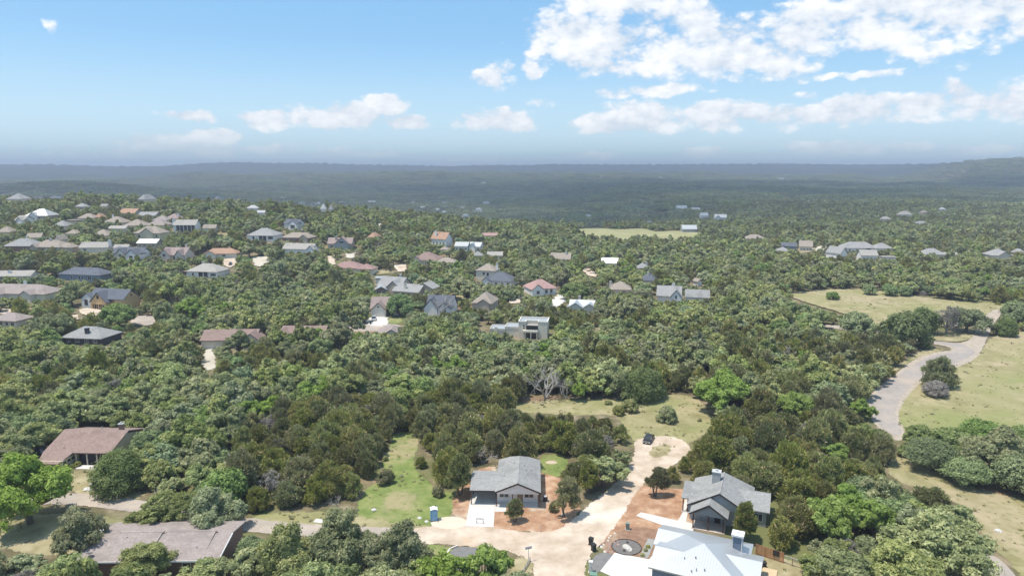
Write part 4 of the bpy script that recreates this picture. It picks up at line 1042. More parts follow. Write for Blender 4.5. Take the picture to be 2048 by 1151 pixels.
MB().tube((-12.2, 1.0, 3.0), (-12.2, 1.05, 3.52), .04, .04, 6).build('dish_mast', METAL, D_)
sight(dm_, -13.9, 7.2, .3, 11.7, 2.7, 3.9, 2)

# ---- brown roofed house at the left
p = at(170, 905, 2.8)
E_ = empty('house', (p.x, p.y, 0), R(-2), 'brown roofed house with dark porch and projecting left wing by the left lawn', 'house')
em_ = frame_of(E_)
FOOT.append((p.x, p.y, R(-2), -10, 5, -4, 14))
wl = MB().box(-8.4, 4.7, 1.6, 13.4, 0, 2.55)
gable_tri(wl, .5, 13.4, -8.4, 2.55, 1.9, .12, 'x')
gable_tri(wl, .5, 13.4, 4.58, 2.55, 1.9, .12, 'x')
wl.box(-8.2, -2.9, -2.9, 1.6, 0, 2.2)
wl.build('wall', WM['yellow'], E_)
re_ = roof_gable(MB(), -8.9, 5.2, 0, 14.0, 2.8, 2.25, 'x', .2).build('roof', RM['brown'], E_)
MB().prism([(-8.9, .3, 2.92), (-2.5, .3, 2.92), (-3.2, -3.7, 1.95), (-7.6, -3.7, 1.95)], (0, 0, -.18)).build('wing_roof', RM['brown'], E_)
MB().box(-2.4, 4.6, 1.5, 1.598, .1, 2.5).build('porch_shade_panel', WM['dark'], E_)  # dark sheet over the wall, the porch shade put into its colour
posts(E_, [(-2.2, .3), (.1, .3), (2.2, .3), (4.4, .3)], 0, 2.6, .2, WM['stone'])
for k in range(3):
    window(E_, -2.9, -2.2 + k * 1.25, 1.35, .8, .5, 'right', TRIM_D, 1)
chimney(re_, 3.0, 8.0, 3.5, 6.2, .9, .7, 'brick')
vents(re_, [(-5.2, 1.2, 3.25), (-1.6, 8.5, 4.8)])
MB().box(-2.6, 4.8, -1.6, .2, 0, .08).build('porch_slab', M['concrete'], E_)
sight(em_, -8.9, 2.0, -3, 14, 1.6, 5.0, 2)

# ---- flat roofed cream house
p = at(1040, 676)
G_ = empty('house', p, R(-8), 'flat roofed cream modern house with a tower and stacked balconies', 'house')
G_.scale = (.88, .88, .9)
gm = frame_of(G_)
FOOT.append((p.x, p.y, R(-8), -16, 12, -3, 14))
fl = flat('cream_parapet', (.70, .66, .58), .85, .05)
MB().box(-.6, 2.4, 0, 9, -1, 6.6).box(2.4, 8.4, 2.6, 9, -1, 6.6).box(7.4, 11.2, .2, 9, -1, 6.6).build('wall', WM['cream'], G_)
tp = MB()
for (x0, x1, y0, y1) in ((-.75, 11.35, 8.6, 9.15), (-.75, -.3, -.12, 8.6), (-.3, 2.5, -.12, .3), (2.1, 2.5, .3, 2.5), (2.5, 7.3, 2.45, 2.9), (7.3, 7.7, .1, 2.9), (7.7, 11.35, .08, .5), (10.95, 11.35, .5, 8.6)):
    tp.box(x0, x1, y0, y1, 6.6, 7.1)
tp.build('parapet', fl, G_)
MB().box(-.3, 10.95, 2.9, 8.6, 6.6, 6.72).box(-.3, 2.1, .3, 2.9, 6.602, 6.7).box(7.7, 10.95, .5, 2.9, 6.602, 6.7).build('roof', RM['white'], G_)
MB().box(2.42, 7.38, -.4, 2.58, 5.4, 5.58).build('balcony_roof', RM['pale'], G_)
MB().box(1.2, 7.38, -1.2, 2.58, 2.7, 3.5).build('balcony', WM['cream'], G_)
MB().box(2.6, 7.2, 2.5, 2.598, 3.5, 5.3).build('glass_front', GLASS, G_)
MB().box(2.0, 7.2, .9, 2.58, .1, 2.6).build('ground_floor_glass', GLASS, G_)
posts(G_, [(1.4, -1.0), (4.6, -1.0), (7.1, -1.0)], -.5, 2.7, .35, WM['cream'])
for z_ in (3.9, 4.9):
    window(G_, 1.6, 0, z_, .6, .6, 'front', TRIM_D, 1)
window(G_, -.6, 3.0, 4.6, .7, .6, 'left', TRIM_D, 1)
MB().box(-6.5, -.62, 2.0, 9.5, -1, 3.9).box(-12.5, -6.5, .5, 8.0, -1, 3.3).build('wing_wall', WM['cream'], G_)
MB().box(-6.4, -.65, 2.1, 9.4, 3.9, 4.0).box(-12.4, -6.6, .6, 7.9, 3.3, 3.4).build('wing_roof', RM['white'], G_)
wp = MB()
for (x0, x1, y0, y1, z) in ((-6.6, -.64, 1.85, 2.098, 3.9), (-6.6, -.64, 9.402, 9.65, 3.9), (-12.65, -6.5, .35, .598, 3.3), (-12.65, -12.402, .6, 7.9, 3.3), (-12.65, -6.5, 7.902, 8.15, 3.3), (-6.65, -6.402, 2.1, 9.4, 3.9)):
    wp.box(x0, x1, y0, y1, z - .3, z + .4)
wp.build('wing_parapet', fl, G_)
window(G_, -11.5, .5, 1.6, .9, .8, 'front', TRIM_D, 1)
MB().box(-10.6, -9.6, .2, .9, -1, 4.4).build('chimney', WM['cream'], G_)
sight(gm, -12.5, 11, 1, 9.4, 2.6, 6.8)
sight(gm, -.6, 9.0, -1, 3, .2, 6.8)

# ---- house under construction
p = at(200, 620)
U = empty('house', p, R(-14), 'unfinished house in yellow sheathing with navy roof', 'house')
um = frame_of(U)
FOOT.append((p.x, p.y, R(-14), -14, 13, -5, 14))
wl = MB().box(-4.4, 3.6, -.2, 3, 2.6, 3.4).box(-4.4, -3.6, -.2, 3, 0, 2.6).box(2.8, 3.6, -.2, 3, 0, 2.6).box(-.6, -.2, -.2, 0, 0, 2.6).box(-4.4, 10.6, 3, 11, 0, 5.0)
gable_tri(wl, -4.4, 3.6, -.2, 3.4, 3.9, .14)
wl.box(6.0, 10.6, 2, 3, 0, 4.8)
gable_tri(wl, 2.0, 11.0, 10.46, 4.7, 3.0, .14, 'x')
wl.build('wall', WM['osb'], U)
MB().box(-3.6, 2.8, 1.0, 1.06, 0, 2.6).build('garage_shade_panel', WM['dark'], U)  # dark sheet standing in for the shade inside the garage
st_ = MB()
for xx in (-2.6, -1.6, .6, 1.6):
    st_.box(xx - .06, xx + .06, -.1, .02, 0, 2.58)
st_.build('studs', WM['lumber'], U)['kind'] = 'stuff'
MB().tube((-.4, -1.6, 0), (2.4, -.25, 2.5), .10, .10, 4).build('brace', WM['lumber'], U)
roof_gable(MB(), -4.9, 4.1, -.55, 8, 3.5, 4.35, 'y').build('front_roof'.replace('front_', 'gable_'), RM['navy'], U)
roof_gable(MB(), -8.0, 10.9, 1.6, 11.6, 4.7, 3.7, 'x').build('roof', RM['navy'], U)
window(U, -.4, -.2, 5.0, 1.0, 1.4, 'front', TRIM_D, 1)
window(U, 10.6, 6.5, 5.6, .8, .9, 'right', TRIM_D, 1)
ww_ = MB().box(-10.8, -4.6, 1.4, 9, 0, 4.2)
gable_tri(ww_, -10.8, -4.6, 1.4, 4.2, 2.4, .14)
ww_.build('wrapped_wing', WM['wrap'], U)
window(U, -8.3, 1.4, 1.6, 1.7, 2.4, 'front', TRIM_D, 1)
roof_gable(MB(), -11.2, -4.2, 1.2, 9, 4.3, 2.6, 'y').build('wing_roof', RM['navy'], U)
sight(um, -11, 11, -1, 11, .3, 7.6)
H('long brown roofed house with a cream end wall above the wood', 455, 680, 110, 11, 'x', 2.6, 4, 3.0, 'brown', 'cream', (('gab', .86, 6.5, 1.5, 2.6, 'cream'), W1(-.1)), see=.25)
sight(Matrix.Translation(at(415, 694)), -3.6, 3.0, 0, 1, 0, 3)
H('second brown roofed house along the cul de sac', 602, 672, 92, 11, 'x', 2.6, 0, 2.8, 'brown', 'cream', (('gab', -.82, 6.5, 1.2, 2.4, 'cream'), ('vent', [(.1, .35), (.5, .2)])), see=.0)
H('taupe hip roofs in front of the cul de sac street', 776, 668, 54, 10, 'hip', 2.4, 0, 2.7, 'taupe', 'cream', (('gab', .3, 7.0, 1.5, 2.2, 'cream'),), see=.0)
# ------------------------------------------------------------------ trees: crowns of small leaf sprays on many lobes, tapered trunk with limbs
def crown_np(kind, seed, nl, per, size):
    r = np.random.default_rng(seed)
    if kind == 'juniper':
        # several upright plumes, widest low down
        th = r.uniform(0, 2 * np.pi, nl)
        zz = r.beta(1.25, 1.35, nl)
        rad = r.uniform(0.1, 1, nl) ** 0.45 * (0.84 * np.sqrt(np.clip(1.06 - zz ** 1.7, 0.02, 1)))
        c = np.stack([rad * np.cos(th), rad * np.sin(th), 0.26 + 1.38 * zz], 1)
        lr = r.uniform(0.15, 0.27, nl)
        sq = np.array([0.95, 0.95, 1.12])
    elif kind == 'treejuniper':
        # open crown on bare stems
        th = r.uniform(0, 2 * np.pi, nl)
        zz = r.beta(1.2, 1.3, nl)
        rad = r.uniform(0.05, 1, nl) ** 0.5 * (0.80 * np.sqrt(np.clip(1.05 - (zz * 1.0) ** 2, 0.03, 1))) * (0.75 + 0.25 * np.sin(th * 2 + seed))
        c = np.stack([rad * np.cos(th) + .12, rad * np.sin(th), 0.62 + 1.15 * zz], 1)
        lr = r.uniform(0.12, 0.22, nl)
        sq = np.array([1, 1, 1.05])
    elif kind == 'dense':
        th = r.uniform(0, 2 * np.pi, nl)
        zz = r.uniform(0, 1, nl) ** 0.75
        rad = np.sqrt(r.uniform(0.2, 1, nl)) * np.sqrt(np.clip(1 - (zz * .92) ** 2.2, 0, 1)) * 0.86
        c = np.stack([rad * np.cos(th), rad * np.sin(th), 0.36 + 0.82 * zz], 1)
        lr = r.uniform(0.18, 0.27, nl)
        sq = np.array([1, 1, 0.8])
    elif kind == 'shrub':
        th = r.uniform(0, 2 * np.pi, nl)
        zz = r.uniform(0, 1, nl)
        rad = np.sqrt(r.uniform(0.1, 1, nl)) * np.sqrt(np.clip(1 - (zz * .95) ** 2, 0, 1)) * 0.82
        c = np.stack([rad * np.cos(th), rad * np.sin(th), 0.18 + 0.95 * zz], 1)
        lr = r.uniform(0.18, 0.28, nl)
        sq = np.array([1, 1, 1.1])
    else:
        # spreading oak / elm: a few big boughs, each with its own clumps
        nb = 6 if kind == 'oak' else 7
        bt = r.uniform(0, 2 * np.pi) + np.arange(nb) * 2 * np.pi / nb + r.normal(0, .25, nb)
        br = r.uniform(0.36, 0.66, nb)
        bz = r.uniform(0.52, 0.95, nb)
        bc = np.stack([br * np.cos(bt), br * np.sin(bt), bz], 1)
        bc = np.vstack([bc, [[r.normal(0, .12), r.normal(0, .12), 1.15]]])
        k = r.integers(0, nb + 1, nl)
        d = r.normal(size=(nl, 3))
        d /= np.linalg.norm(d, axis=1)[:, None]
        d[:, 2] = np.where(d[:, 2] < -0.62, -d[:, 2], d[:, 2])
        c = bc[k] + d * np.array([.38, .38, .33]) * r.uniform(0.55, 1.08, (nl, 1))
        lr = r.uniform(0.10, 0.20, nl)
        sq = np.array([1, 1, 0.82])
        if kind == 'elm':
            c[:, 2] += 0.02
    n = nl * per
    li = np.repeat(np.arange(nl), per)
    d = r.normal(size=(n, 3))
    d /= np.linalg.norm(d, axis=1)[:, None]
    flip = (d[:, 2] < -0.15) & (r.random(n) < 0.7)
    d[flip, 2] *= -1
    p = c[li] + d * sq * (lr[li] * np.where(r.random(n) < .14, r.uniform(1.0, 1.45, n), r.uniform(0.6, 1.08, n)))[:, None]
    # leave out sprays buried inside other lobes
    keep = np.ones(n, bool)
    for j in range(nl):
        q = (p - c[j]) / sq / lr[j]
        keep &= ~((np.einsum('ij,ij->i', q, q) < 0.30) & (li != j))
    keep &= p[:, 2] > 0.05
    p, d, li = p[keep], d[keep], li[keep]
    n = len(p)
    nrm = d + r.normal(0, 0.42, (n, 3)) + np.array([0, 0, 0.30])
    nrm /= np.linalg.norm(nrm, axis=1)[:, None]
    a = np.cross(nrm, r.normal(size=(n, 3)))
    a /= np.linalg.norm(a, axis=1)[:, None] + 1e-9
    b = np.cross(nrm, a)
    s1 = size * r.uniform(0.6, 1.35, n)[:, None]
    s2 = s1 * r.uniform(0.45, 0.9, n)[:, None]
    if 'juniper' in kind:
        a = a * 0.35 + d * 0.8 + np.array([0, 0, 0.35])
        a /= np.linalg.norm(a, axis=1)[:, None]
        b = np.cross(a, nrm)
        b /= np.linalg.norm(b, axis=1)[:, None] + 1e-9
        s1, s2 = s1 * 1.15, s2 * 0.85
    v = np.stack([p + a * s1 * 1.25, p - a * s1 * .7 + b * s2, p - a * s1 * .7 - b * s2], 1).reshape(-1, 3)
    lt = r.uniform(0, 1, nl)[li]
    t = np.clip(0.55 * r.uniform(0, 1, n) + 0.45 * lt, 0, 1)
    if 'juniper' in kind:
        t = np.where(r.random(n) < 0.10, r.uniform(0.85, 1.0, n), t * 0.84)
    return v, np.arange(3 * n).reshape(n, 3), np.repeat(t, 3), c, lr

def trunk_mb(kind, seed, c, hi=True):
    r = random.Random(seed)
    mb = MB()
    if kind in ('juniper', 'shrub', 'treejuniper'):
        for k in range(3 if hi else 1):
            a = r.uniform(0, 6.28)
            q = (0.22 * math.cos(a), 0.22 * math.sin(a), 0.75)
            mb.tube((0.05 * math.cos(a), 0.05 * math.sin(a), -0.06), q, 0.055, 0.03, 5)
            if hi:
                mb.tube(q, (q[0] * 1.8, q[1] * 1.8, 1.2), 0.03, 0.008, 4)
    else:
        fork = (r.uniform(-.05, .05), r.uniform(-.05, .05), 0.34)
        mb.tube((0, 0, -0.06), fork, 0.085, 0.065, 7)
        idx = sorted(range(len(c)), key=lambda i: r.random())[:9 if hi else 3]
        for i in idx:
            e = c[i]
            m_ = (fork[0] * .45 + e[0] * .55 + r.uniform(-.05, .05), fork[1] * .45 + e[1] * .55 + r.uniform(-.05, .05), fork[2] * .55 + e[2] * .45)
            mb.tube(fork, m_, 0.048, 0.032, 5)
            mb.tube(m_, tuple(e), 0.032, 0.008, 4)
    return mb

def branch_mb(seed, levels=4, r0=0.06, up=0.75, spread=0.62):
    """a bare, dead crown: forked limbs down to twigs"""
    r = random.Random(seed)
    mb = MB()
    def grow(p, d, ln, rad, lev):
        q = p + d * ln
        mb.tube(p, q, rad, rad * 0.68, 5 if lev > 2 else 3)
        if lev == 0:
            return
        for _ in range(r.choice((2, 3, 3)) if lev > 1 else 2):
            nd = (d + Vector((r.gauss(0, spread), r.gauss(0, spread), r.gauss(0.08, spread * .7)))).normalized()
            grow(q, nd, ln * r.uniform(0.60, 0.88), rad * 0.62, lev - 1)
    for _ in range(3):
        grow(Vector((0, 0, 0)), Vector((r.gauss(0, .35), r.gauss(0, .35), up)).normalized(), 0.55, r0, levels)
    return mb

LEAFM = {'treejuniper': 'juniper', 'bushoak': 'fresh', 'dryshrub': 'dry', 'oak': 'oak', 'juniper': 'juniper', 'elm': 'elm', 'dense': 'dense', 'shrub': 'juniper', 'dry': 'dry'}
SPEC = {'xl': (135, 200, 0.036), 'hi': (72, 165, 0.060), 'mid': (36, 62, 0.105), 'low': (18, 34, 0.155)}
PROTO = {}
def make_proto(kind, lod, k):
    nl, per, size = SPEC[lod]
    base = {'dry': 'oak', 'dryshrub': 'shrub', 'bushoak': 'shrub'}.get(kind, kind)
    if 'juniper' in kind:
        nl, size = int(nl * 1.1), size * 0.92
    sd_ = hash_(kind + lod) + k * 17
    v, f, t, c, lr = crown_np(base, sd_, nl, per if kind != 'dry' else per // 3, size * (0.55 if kind == 'dry' else .7 if kind == 'dryshrub' else 1))
    cr = mesh_np('crown', v, f, [M[LEAFM[kind]]], attrs={'tint': t})
    tk = trunk_mb(base, sd_, c, lod in ('hi', 'xl')).mesh('trunk', M['bark_pale' if kind[:3] == 'dry' else 'bark'])
    return cr, tk

def hash_(s):
    h = 7
    for ch in s:
        h = (h * 31 + ord(ch)) % 100003
    return h

NPROTO = {'xl': {'oak': 4, 'elm': 2, 'dense': 2, 'bushoak': 2}, 'hi': {'oak': 9, 'juniper': 8, 'elm': 3, 'dense': 3, 'shrub': 2, 'dry': 2, 'dryshrub': 1, 'treejuniper': 5, 'bushoak': 3},
          'mid': {'oak': 8, 'juniper': 7, 'elm': 2, 'dense': 3, 'shrub': 1, 'dry': 2},
          'low': {'oak': 5, 'juniper': 4, 'elm': 1, 'dense': 2, 'shrub': 1, 'dry': 1}}
for lod, dct in NPROTO.items():
    for kind, n in dct.items():
        PROTO[kind, lod] = [make_proto(kind, lod, k) for k in range(n)]
KNAME = {'treejuniper': 'juniper_tree', 'bushoak': 'oak_tree', 'dryshrub': 'leafless_bush', 'oak': 'oak_tree', 'juniper': 'juniper_tree', 'elm': 'elm_tree', 'dense': 'live_oak', 'shrub': 'shrub', 'dry': 'leafless_tree'}

def merged(cr, tk):
    """crown and trunk in one mesh, for trees too small in the picture to show their parts"""
    nv = len(cr.vertices)
    a = np.empty(nv * 3, np.float32); cr.vertices.foreach_get('co', a)
    t = np.empty(nv, np.float32); cr.attributes['tint'].data.foreach_get('value', t)
    fv = np.arange(nv).reshape(-1, 3)
    tv = np.array([v.co[:] for v in tk.vertices]); tf = [t_ for p in tk.polygons if len(p.vertices) == 4 for t_ in ((p.vertices[0], p.vertices[1], p.vertices[2]), (p.vertices[0], p.vertices[2], p.vertices[3]))]
    me = mesh_np('tree', np.vstack([a.reshape(-1, 3), tv]), np.vstack([fv, np.array(tf) + nv]), [cr.materials[0], tk.materials[0]],
                 attrs={'tint': np.concatenate([t, np.zeros(len(tv))])}, mi=[0] * len(fv) + [1] * len(tf))
    return me
MERGED = {key: [merged(*p) for p in lst] for key, lst in PROTO.items() if key[1] in ('mid', 'low')}

AN = (1.0, 1.1, .92, 1.16, .88, 1.05, .96)
TREES = []      # x, y, crown radius of every tree set by hand
def put_tree(kind, x, y, rad, hs, lod, k, rot, label, group=None, split=True):
    nm = KNAME[kind]
    z = float(terrain(x, y))
    cat = {'shrub': 'shrub', 'dryshrub': 'shrub'}.get(kind, 'tree')
    if split:
        cr, tk = PROTO[kind, lod][k % len(PROTO[kind, lod])]
        o = empty(nm, (x, y, z), rot, label, cat, group)
        o.scale = (rad * AN[k % 7], rad / AN[k % 7], rad * hs)
        link(bpy.data.objects.new('crown', cr), o)
        link(bpy.data.objects.new('trunk', tk), o)
    else:
        o = bpy.data.objects.new(nm, MERGED[kind, lod][k % len(MERGED[kind, lod])])
        o.location, o.rotation_euler, o.scale = (x, y, z), (0, 0, rot), (rad * AN[k % 7], rad / AN[k % 7], rad * hs)
        link(o)
        tag(o, label, cat, group)
    return o

# ---- trees that can be told apart: kind, base pixel, crown width in pixels, height factor, label
HAND = [
 ('elm', 60, 1046, 150, 1.15, 'big bright green elm at the left edge beside the street, before the brown roofed house'),
 ('oak', 160, 1118, 118, 1.15, 'round green oak on the dry lawn left of the long taupe roofed house'),
 ('bushoak', 242, 978, 112, 0.95, 'dark rounded oak on the lawn in front of the brown roofed house'),
 ('oak', 330, 1058, 110, 0.85, 'low spreading oak by the street, leftmost of the pair above the taupe roof'),
 ('oak', 432, 1058, 118, 0.90, 'spreading oak above the right half of the taupe roof beside the street'),
 ('oak', 290, 1160, 120, 0.8, 'dark green oak overlapping the front eave of the long taupe roof'),
 ('oak', 410, 1172, 90, 0.75, 'small bright oak below the white eave of the taupe roofed house'),
 ('oak', 486, 1172, 100, 1.0, 'oak beside a pale shrub at the right end of the taupe roofed house'),
 ('oak', 590, 1182, 130, 1.35, 'large spreading oak at the bottom edge, left of the bare forked limbs'),
 ('oak', 690, 1165, 140, 1.3, 'tall open oak at the bottom edge below the roadside grass, limbs showing'),
 ('oak', 790, 1172, 130, 1.25, 'oak with open limbs at the bottom edge left of the bright green crown'),
 ('oak', 640, 1230, 140, 1.0, 'oak cut by the bottom edge below the tall open oak'),
 ('oak', 760, 1240, 140, 1.0, 'oak cut by the bottom edge beneath the open limbed oak'),
 ('oak', 540, 1150, 80, 1.0, 'smaller oak behind the large spreading oak at the bottom edge'),
 ('oak', 735, 1140, 90, 1.1, 'oak showing behind the tall open oak below the roadside grass'),
 ('dry', 492, 1140, 34, 1.0, 'pale leafless shrub tree at the right gable end of the long taupe roof'),
 ('oak', 840, 1190, 90, 1.1, 'oak beside the bright green elms at the bottom edge'),
 ('oak', 1040, 1215, 90, 1.0, 'oak at the bottom edge below the log rail fence'),
 ('elm', 890, 1200, 110, 1.1, 'bright green elm at the bottom edge, left one of the two below the lawn strip'),
 ('elm', 968, 1192, 115, 1.1, 'bright green elm at the bottom edge beside the street corner lawn'),
 ('treejuniper', 1030, 1043, 45, 1.0, 'small round juniper on red soil before the white house porch'),
 ('treejuniper', 1130, 1034, 66, 1.2, 'leaning juniper on red soil right of the white house with the carport'),
 ('juniper', 1107, 1022, 20, 1.0, 'tiny juniper bush at the foot of the leaning juniper'),
 ('treejuniper', 1174, 985, 62, 1.05, 'juniper by the gravel road behind the leaning one on red soil'),
 ('treejuniper', 1310, 992, 52, 1.15, 'thin juniper with bare lower stems on the right red lot'),
 ('treejuniper', 1486, 1080, 64, 1.25, 'feathery juniper rising beside the right wall of the grey gabled house'),
 ('elm', 1440, 822, 100, 1.0, 'bright lime green round tree on the edge of the back meadow'),
 ('shrub', 1333, 842, 42, 1.05, 'dome shaped dark juniper bush standing alone in the back meadow'),
 ('shrub', 1260, 822, 34, 1.0, 'dark bush in the back meadow, right one of the close pair'),
 ('shrub', 1237, 828, 26, 1.0, 'small dark bush in the back meadow, left one of the close pair'),
 ('shrub', 1217, 808, 16, 0.8, 'tiny round bush at the far side of the back meadow'),
 ('shrub', 1399, 842, 8, 1.0, 'very small bush in the green corner of the back meadow'),
 ('shrub', 772, 966, 34, 1.2, 'dark bush on the left side of the grassy lot'),
 ('shrub', 771, 920, 13, 1.0, 'tiny bush higher up in the grassy lot'),
 ('shrub', 876, 992, 24, 1.3, 'grey green bush on the right side of the grassy lot'),
 ('treejuniper', 920, 990, 72, 1.1, 'juniper with bare stems leaning at the left end of the carport'),
 ('juniper', 1876, 772, 64, 0.95, 'dark juniper standing alone on the right meadow beside the curve'),
 ('dryshrub', 1869, 790, 54, 0.75, 'grey leafless bush in front of the lone meadow juniper'),
 ('dense', 1932, 664, 70, 0.95, 'flat topped dark live oak overhanging the gravel end of the road'),
 ('dry', 1893, 668, 60, 1.2, 'grey bare tree left of the flat topped live oak'),
 ('bushoak', 1806, 690, 96, 1.0, 'broad bright oak left of the side road and the grey bare tree'),
 ('bushoak', 1845, 668, 66, 1.1, 'oak crown just behind the broad bright oak by the side road'),
 ('dense', 1714, 672, 66, 1.0, 'dark oak with open trunk below the upper meadow'),
 ('dense', 1665, 600, 26, 0.9, 'round dark bush alone on the upper meadow'),
 ('dense', 1738, 590, 28, 1.1, 'small oak at the far edge of the upper meadow, leftmost of three'),
 ('dense', 1778, 592, 32, 1.1, 'small oak at the far edge of the upper meadow, middle of three'),
 ('dense', 1809, 593, 28, 1.1, 'small oak at the far edge of the upper meadow, rightmost of three'),
 ('dry', 1846, 595, 16, 1.1, 'thin pale tree right of three small meadow oaks'),
 ('bushoak', 2010, 672, 44, 1.1, 'grey green oak right of the gravel end of the road'),
 ('dense', 2035, 650, 60, 1.1, 'dark oak at the right edge above the grey green oak'),
 ('dense', 2026, 634, 40, 1.1, 'dark oak behind the gravel end of the road at the right edge'),
 ('dense', 1834, 892, 50, 1.2, 'upright dark oak where the right hand trees meet the asphalt curve'),
 ('dense', 1860, 940, 90, 0.95, 'oak at the near end of the right meadow grove'),
 ('dense', 1905, 915, 80, 1.0, 'oak in the back row of the right meadow grove, nearest the road'),
 ('oak', 1985, 955, 130, 0.95, 'wide oak with open trunk in the middle of the right meadow grove'),
 ('dense', 1935, 968, 90, 0.8, 'low dark oak before the wide open oak of the meadow grove'),
 ('dense', 2040, 985, 110, 0.95, 'dark oak at the right edge of the meadow grove'),
 ('dense', 1962, 905, 90, 1.0, 'oak in the back row of the meadow grove, second from the road'),
 ('dense', 2050, 918, 90, 1.0, 'oak in the back row of the meadow grove by the right edge'),
 ('dense', 2100, 1000, 110, 1.0, 'dark oak past the right end of the meadow grove'),
 ('elm', 1660, 1088, 96, 1.25, 'yellow green elm in the right wood above the big grey oak'),
 ('elm', 1692, 1052, 78, 1.35, 'pale green elm peak behind the yellow green elm of the right wood'),
 ('elm', 1748, 1080, 84, 1.2, 'yellow green elm crown left of the road meadow edge'),
 ('oak', 1868, 1158, 180, 0.95, 'very large grey green oak beside the road meadow at the lower right'),
 ('oak', 1780, 1165, 110, 0.8, 'grey green oak left of the very large one at the lower right'),
 ('oak', 1905, 1070, 90, 0.9, 'oak behind the very large oak beside the road meadow'),
 ('oak', 1690, 1185, 130, 0.85, 'large oak right of the wooden fence at the bottom edge'),
 ('oak', 1800, 1210, 160, 1.0, 'oak cut by the bottom edge below the very large grey green oak'),
 ('oak', 1630, 1160, 70, 0.9, 'smaller oak just right of the back yard fence'),
 ('elm', 1590, 838, 76, 0.9, 'lime green elm crown in the right wood near the curve'),
 ('elm', 1722, 838, 50, 1.0, 'lime green elm crown beside the asphalt curve'),
 ('elm', 1670, 925, 50, 1.0, 'small lime green crown in the middle of the right wood'),
 ('elm', 1157, 800, 36, 1.3, 'slim lime green tree right of the white dead tree'),
 ('bushoak', 1286, 797, 86, 1.0, 'broad fresh green oak at the back of the meadow'),
 ('dense', 1150, 600, 52, 0.9, 'round dark oak on the yard right of the pink roofed house'),
 ('dense', 800, 632, 50, 1.2, 'tall dark oak right of the garage house with the dormers'),
 ('elm', 385, 640, 60, 0.9, 'bright oak above the long brown roofed house'),
 ('oak', 672, 705, 66, 1.1, 'green oak right of the second brown roof on the cul de sac'),
 ('oak', 570, 718, 38, 1.3, 'upright oak in front of the second brown roof, leftmost of three'),
 ('oak', 604, 712, 34, 1.2, 'upright oak in front of the second brown roof, middle of three'),
 ('oak', 640, 720, 46, 1.2, 'upright oak in front of the second brown roof, rightmost of three'),
 ('oak', 480, 712, 56, 1.1, 'bright oak in front of the long brown roofed house'),
 ('dense', 575, 500, 22, 1.0, 'round dark tree before the tan gable roof on the hill'),
 ('dense', 238, 655, 66, 1.0, 'dark oak between the sheathed house and the grey hip roof'),
]
for k, (kind, bx, by, wpx, hs, label) in enumerate(HAND):
    p = at(bx, by)
    dep = proj(p.x, p.y, p.z)[2]
    rad = wpx * dep / F / 2 / 0.93
    lod = 'xl' if rad > 4.6 and dep < 200 and (kind, 'xl') in PROTO else 'hi' if dep < 330 else 'mid'
    put_tree(kind, p.x, p.y, rad, hs, lod, k, rng.uniform(0, 6.28), label)
    TREES.append((p.x, p.y, rad))
    ring = [proj(p.x + rad * .72 * math.cos(a), p.y, p.z + rad * hs * (.85 + .62 * math.sin(a)))[:2] for a in np.linspace(0, 6.283, 13)[:-1]]
    block([(float(a), float(b)) for a, b in ring], math.hypot(p.x, p.y) - .5, notree=False)

def bare_tree(px, py, wpx, seed, label, mat_='bark_pale', hs=1.0, levels=5, r0=.05):
    p = at(px, py)
    dep = proj(p.x, p.y, p.z)[2]
    mb = branch_mb(seed, levels, r0)
    v = np.array([tuple(q) for q in mb.v])
    s_ = wpx * dep / F / (np.percentile(v[:, 0], 98) - np.percentile(v[:, 0], 2))
    o = empty('dead_tree', p, 0.0, label, 'tree')
    o.scale = (s_, s_, s_ * hs)
    mb.build('branches', M[mat_], o)
    MB().tube((0, 0, -.2), (0.02, 0, .12), .085, .06, 7).build('trunk', M[mat_], o)
    TREES.append((p.x, p.y, wpx * dep / F * 0.35))
bare_tree(1092, 797, 72, 5, 'white dead tree with bare forked limbs behind the back meadow', hs=1.2, r0=.07)
bare_tree(1132, 797, 34, 9, 'smaller white dead tree right of the tall dead one')
bare_tree(1570, 728, 44, 12, 'grey bare dead tree in the middle of the right hand wood', levels=4)
bare_tree(312, 1000, 22, 14, 'little white dead snag by the street left of the spreading oaks', levels=3)
bare_tree(675, 1010, 26, 19, 'grey dead brush at the corner of the grassy lot', levels=4)
bare_tree(965, 925, 40, 23, 'pale bare tree behind the carport at the edge of the junipers', levels=4)
bare_tree(1005, 955, 30, 29, 'bare brown stemmed tree just behind the white house ridge', 'bark', levels=4)
bare_tree(885, 632, 40, 31, 'brown bare tree before the navy roofed house', 'bark_pale', levels=4)

# ---- the wood: jittered positions, thinned by what is in sight behind
NEAR = 1250.0
def jitter(spacing, dmin, dmax, amax):
    n = int(2 * dmax / spacing)
    gx, gy = np.meshgrid(np.arange(n) - n / 2, np.arange(int(dmax / spacing / 0.87) + 1))
    x = (gx + 0.5 * (gy % 2)) * spacing
    y = gy * spacing * 0.87
    x = x + rng.uniform(-.36, .36, x.shape) * spacing
    y = y + rng.uniform(-.36, .36, y.shape) * spacing
    D = np.hypot(x, y)
    ok = (D > dmin) & (D < dmax) & (np.abs(np.degrees(np.arctan2(x, y))) < amax)
    return x[ok], y[ok]
xa, ya = jitter(4.9, 62, 330, 52)
xb, yb = jitter(6.4, 330, NEAR, 47)
xs, ys = np.concatenate([xa, xb]), np.concatenate([ya, yb])
def wavy(x, y, s, ph):
    return (np.sin(x / s + ph) * np.sin(y / s * 1.3 + 2 * ph) + .6 * np.sin((x + 1.7 * y) / s * 1.9 + ph * 3) + .4 * np.sin((x * 1.4 - y) / s * 3.1 + ph)) / 2
zs = terrain(xs, ys)
bx, by, dep = proj(xs, ys, zs)
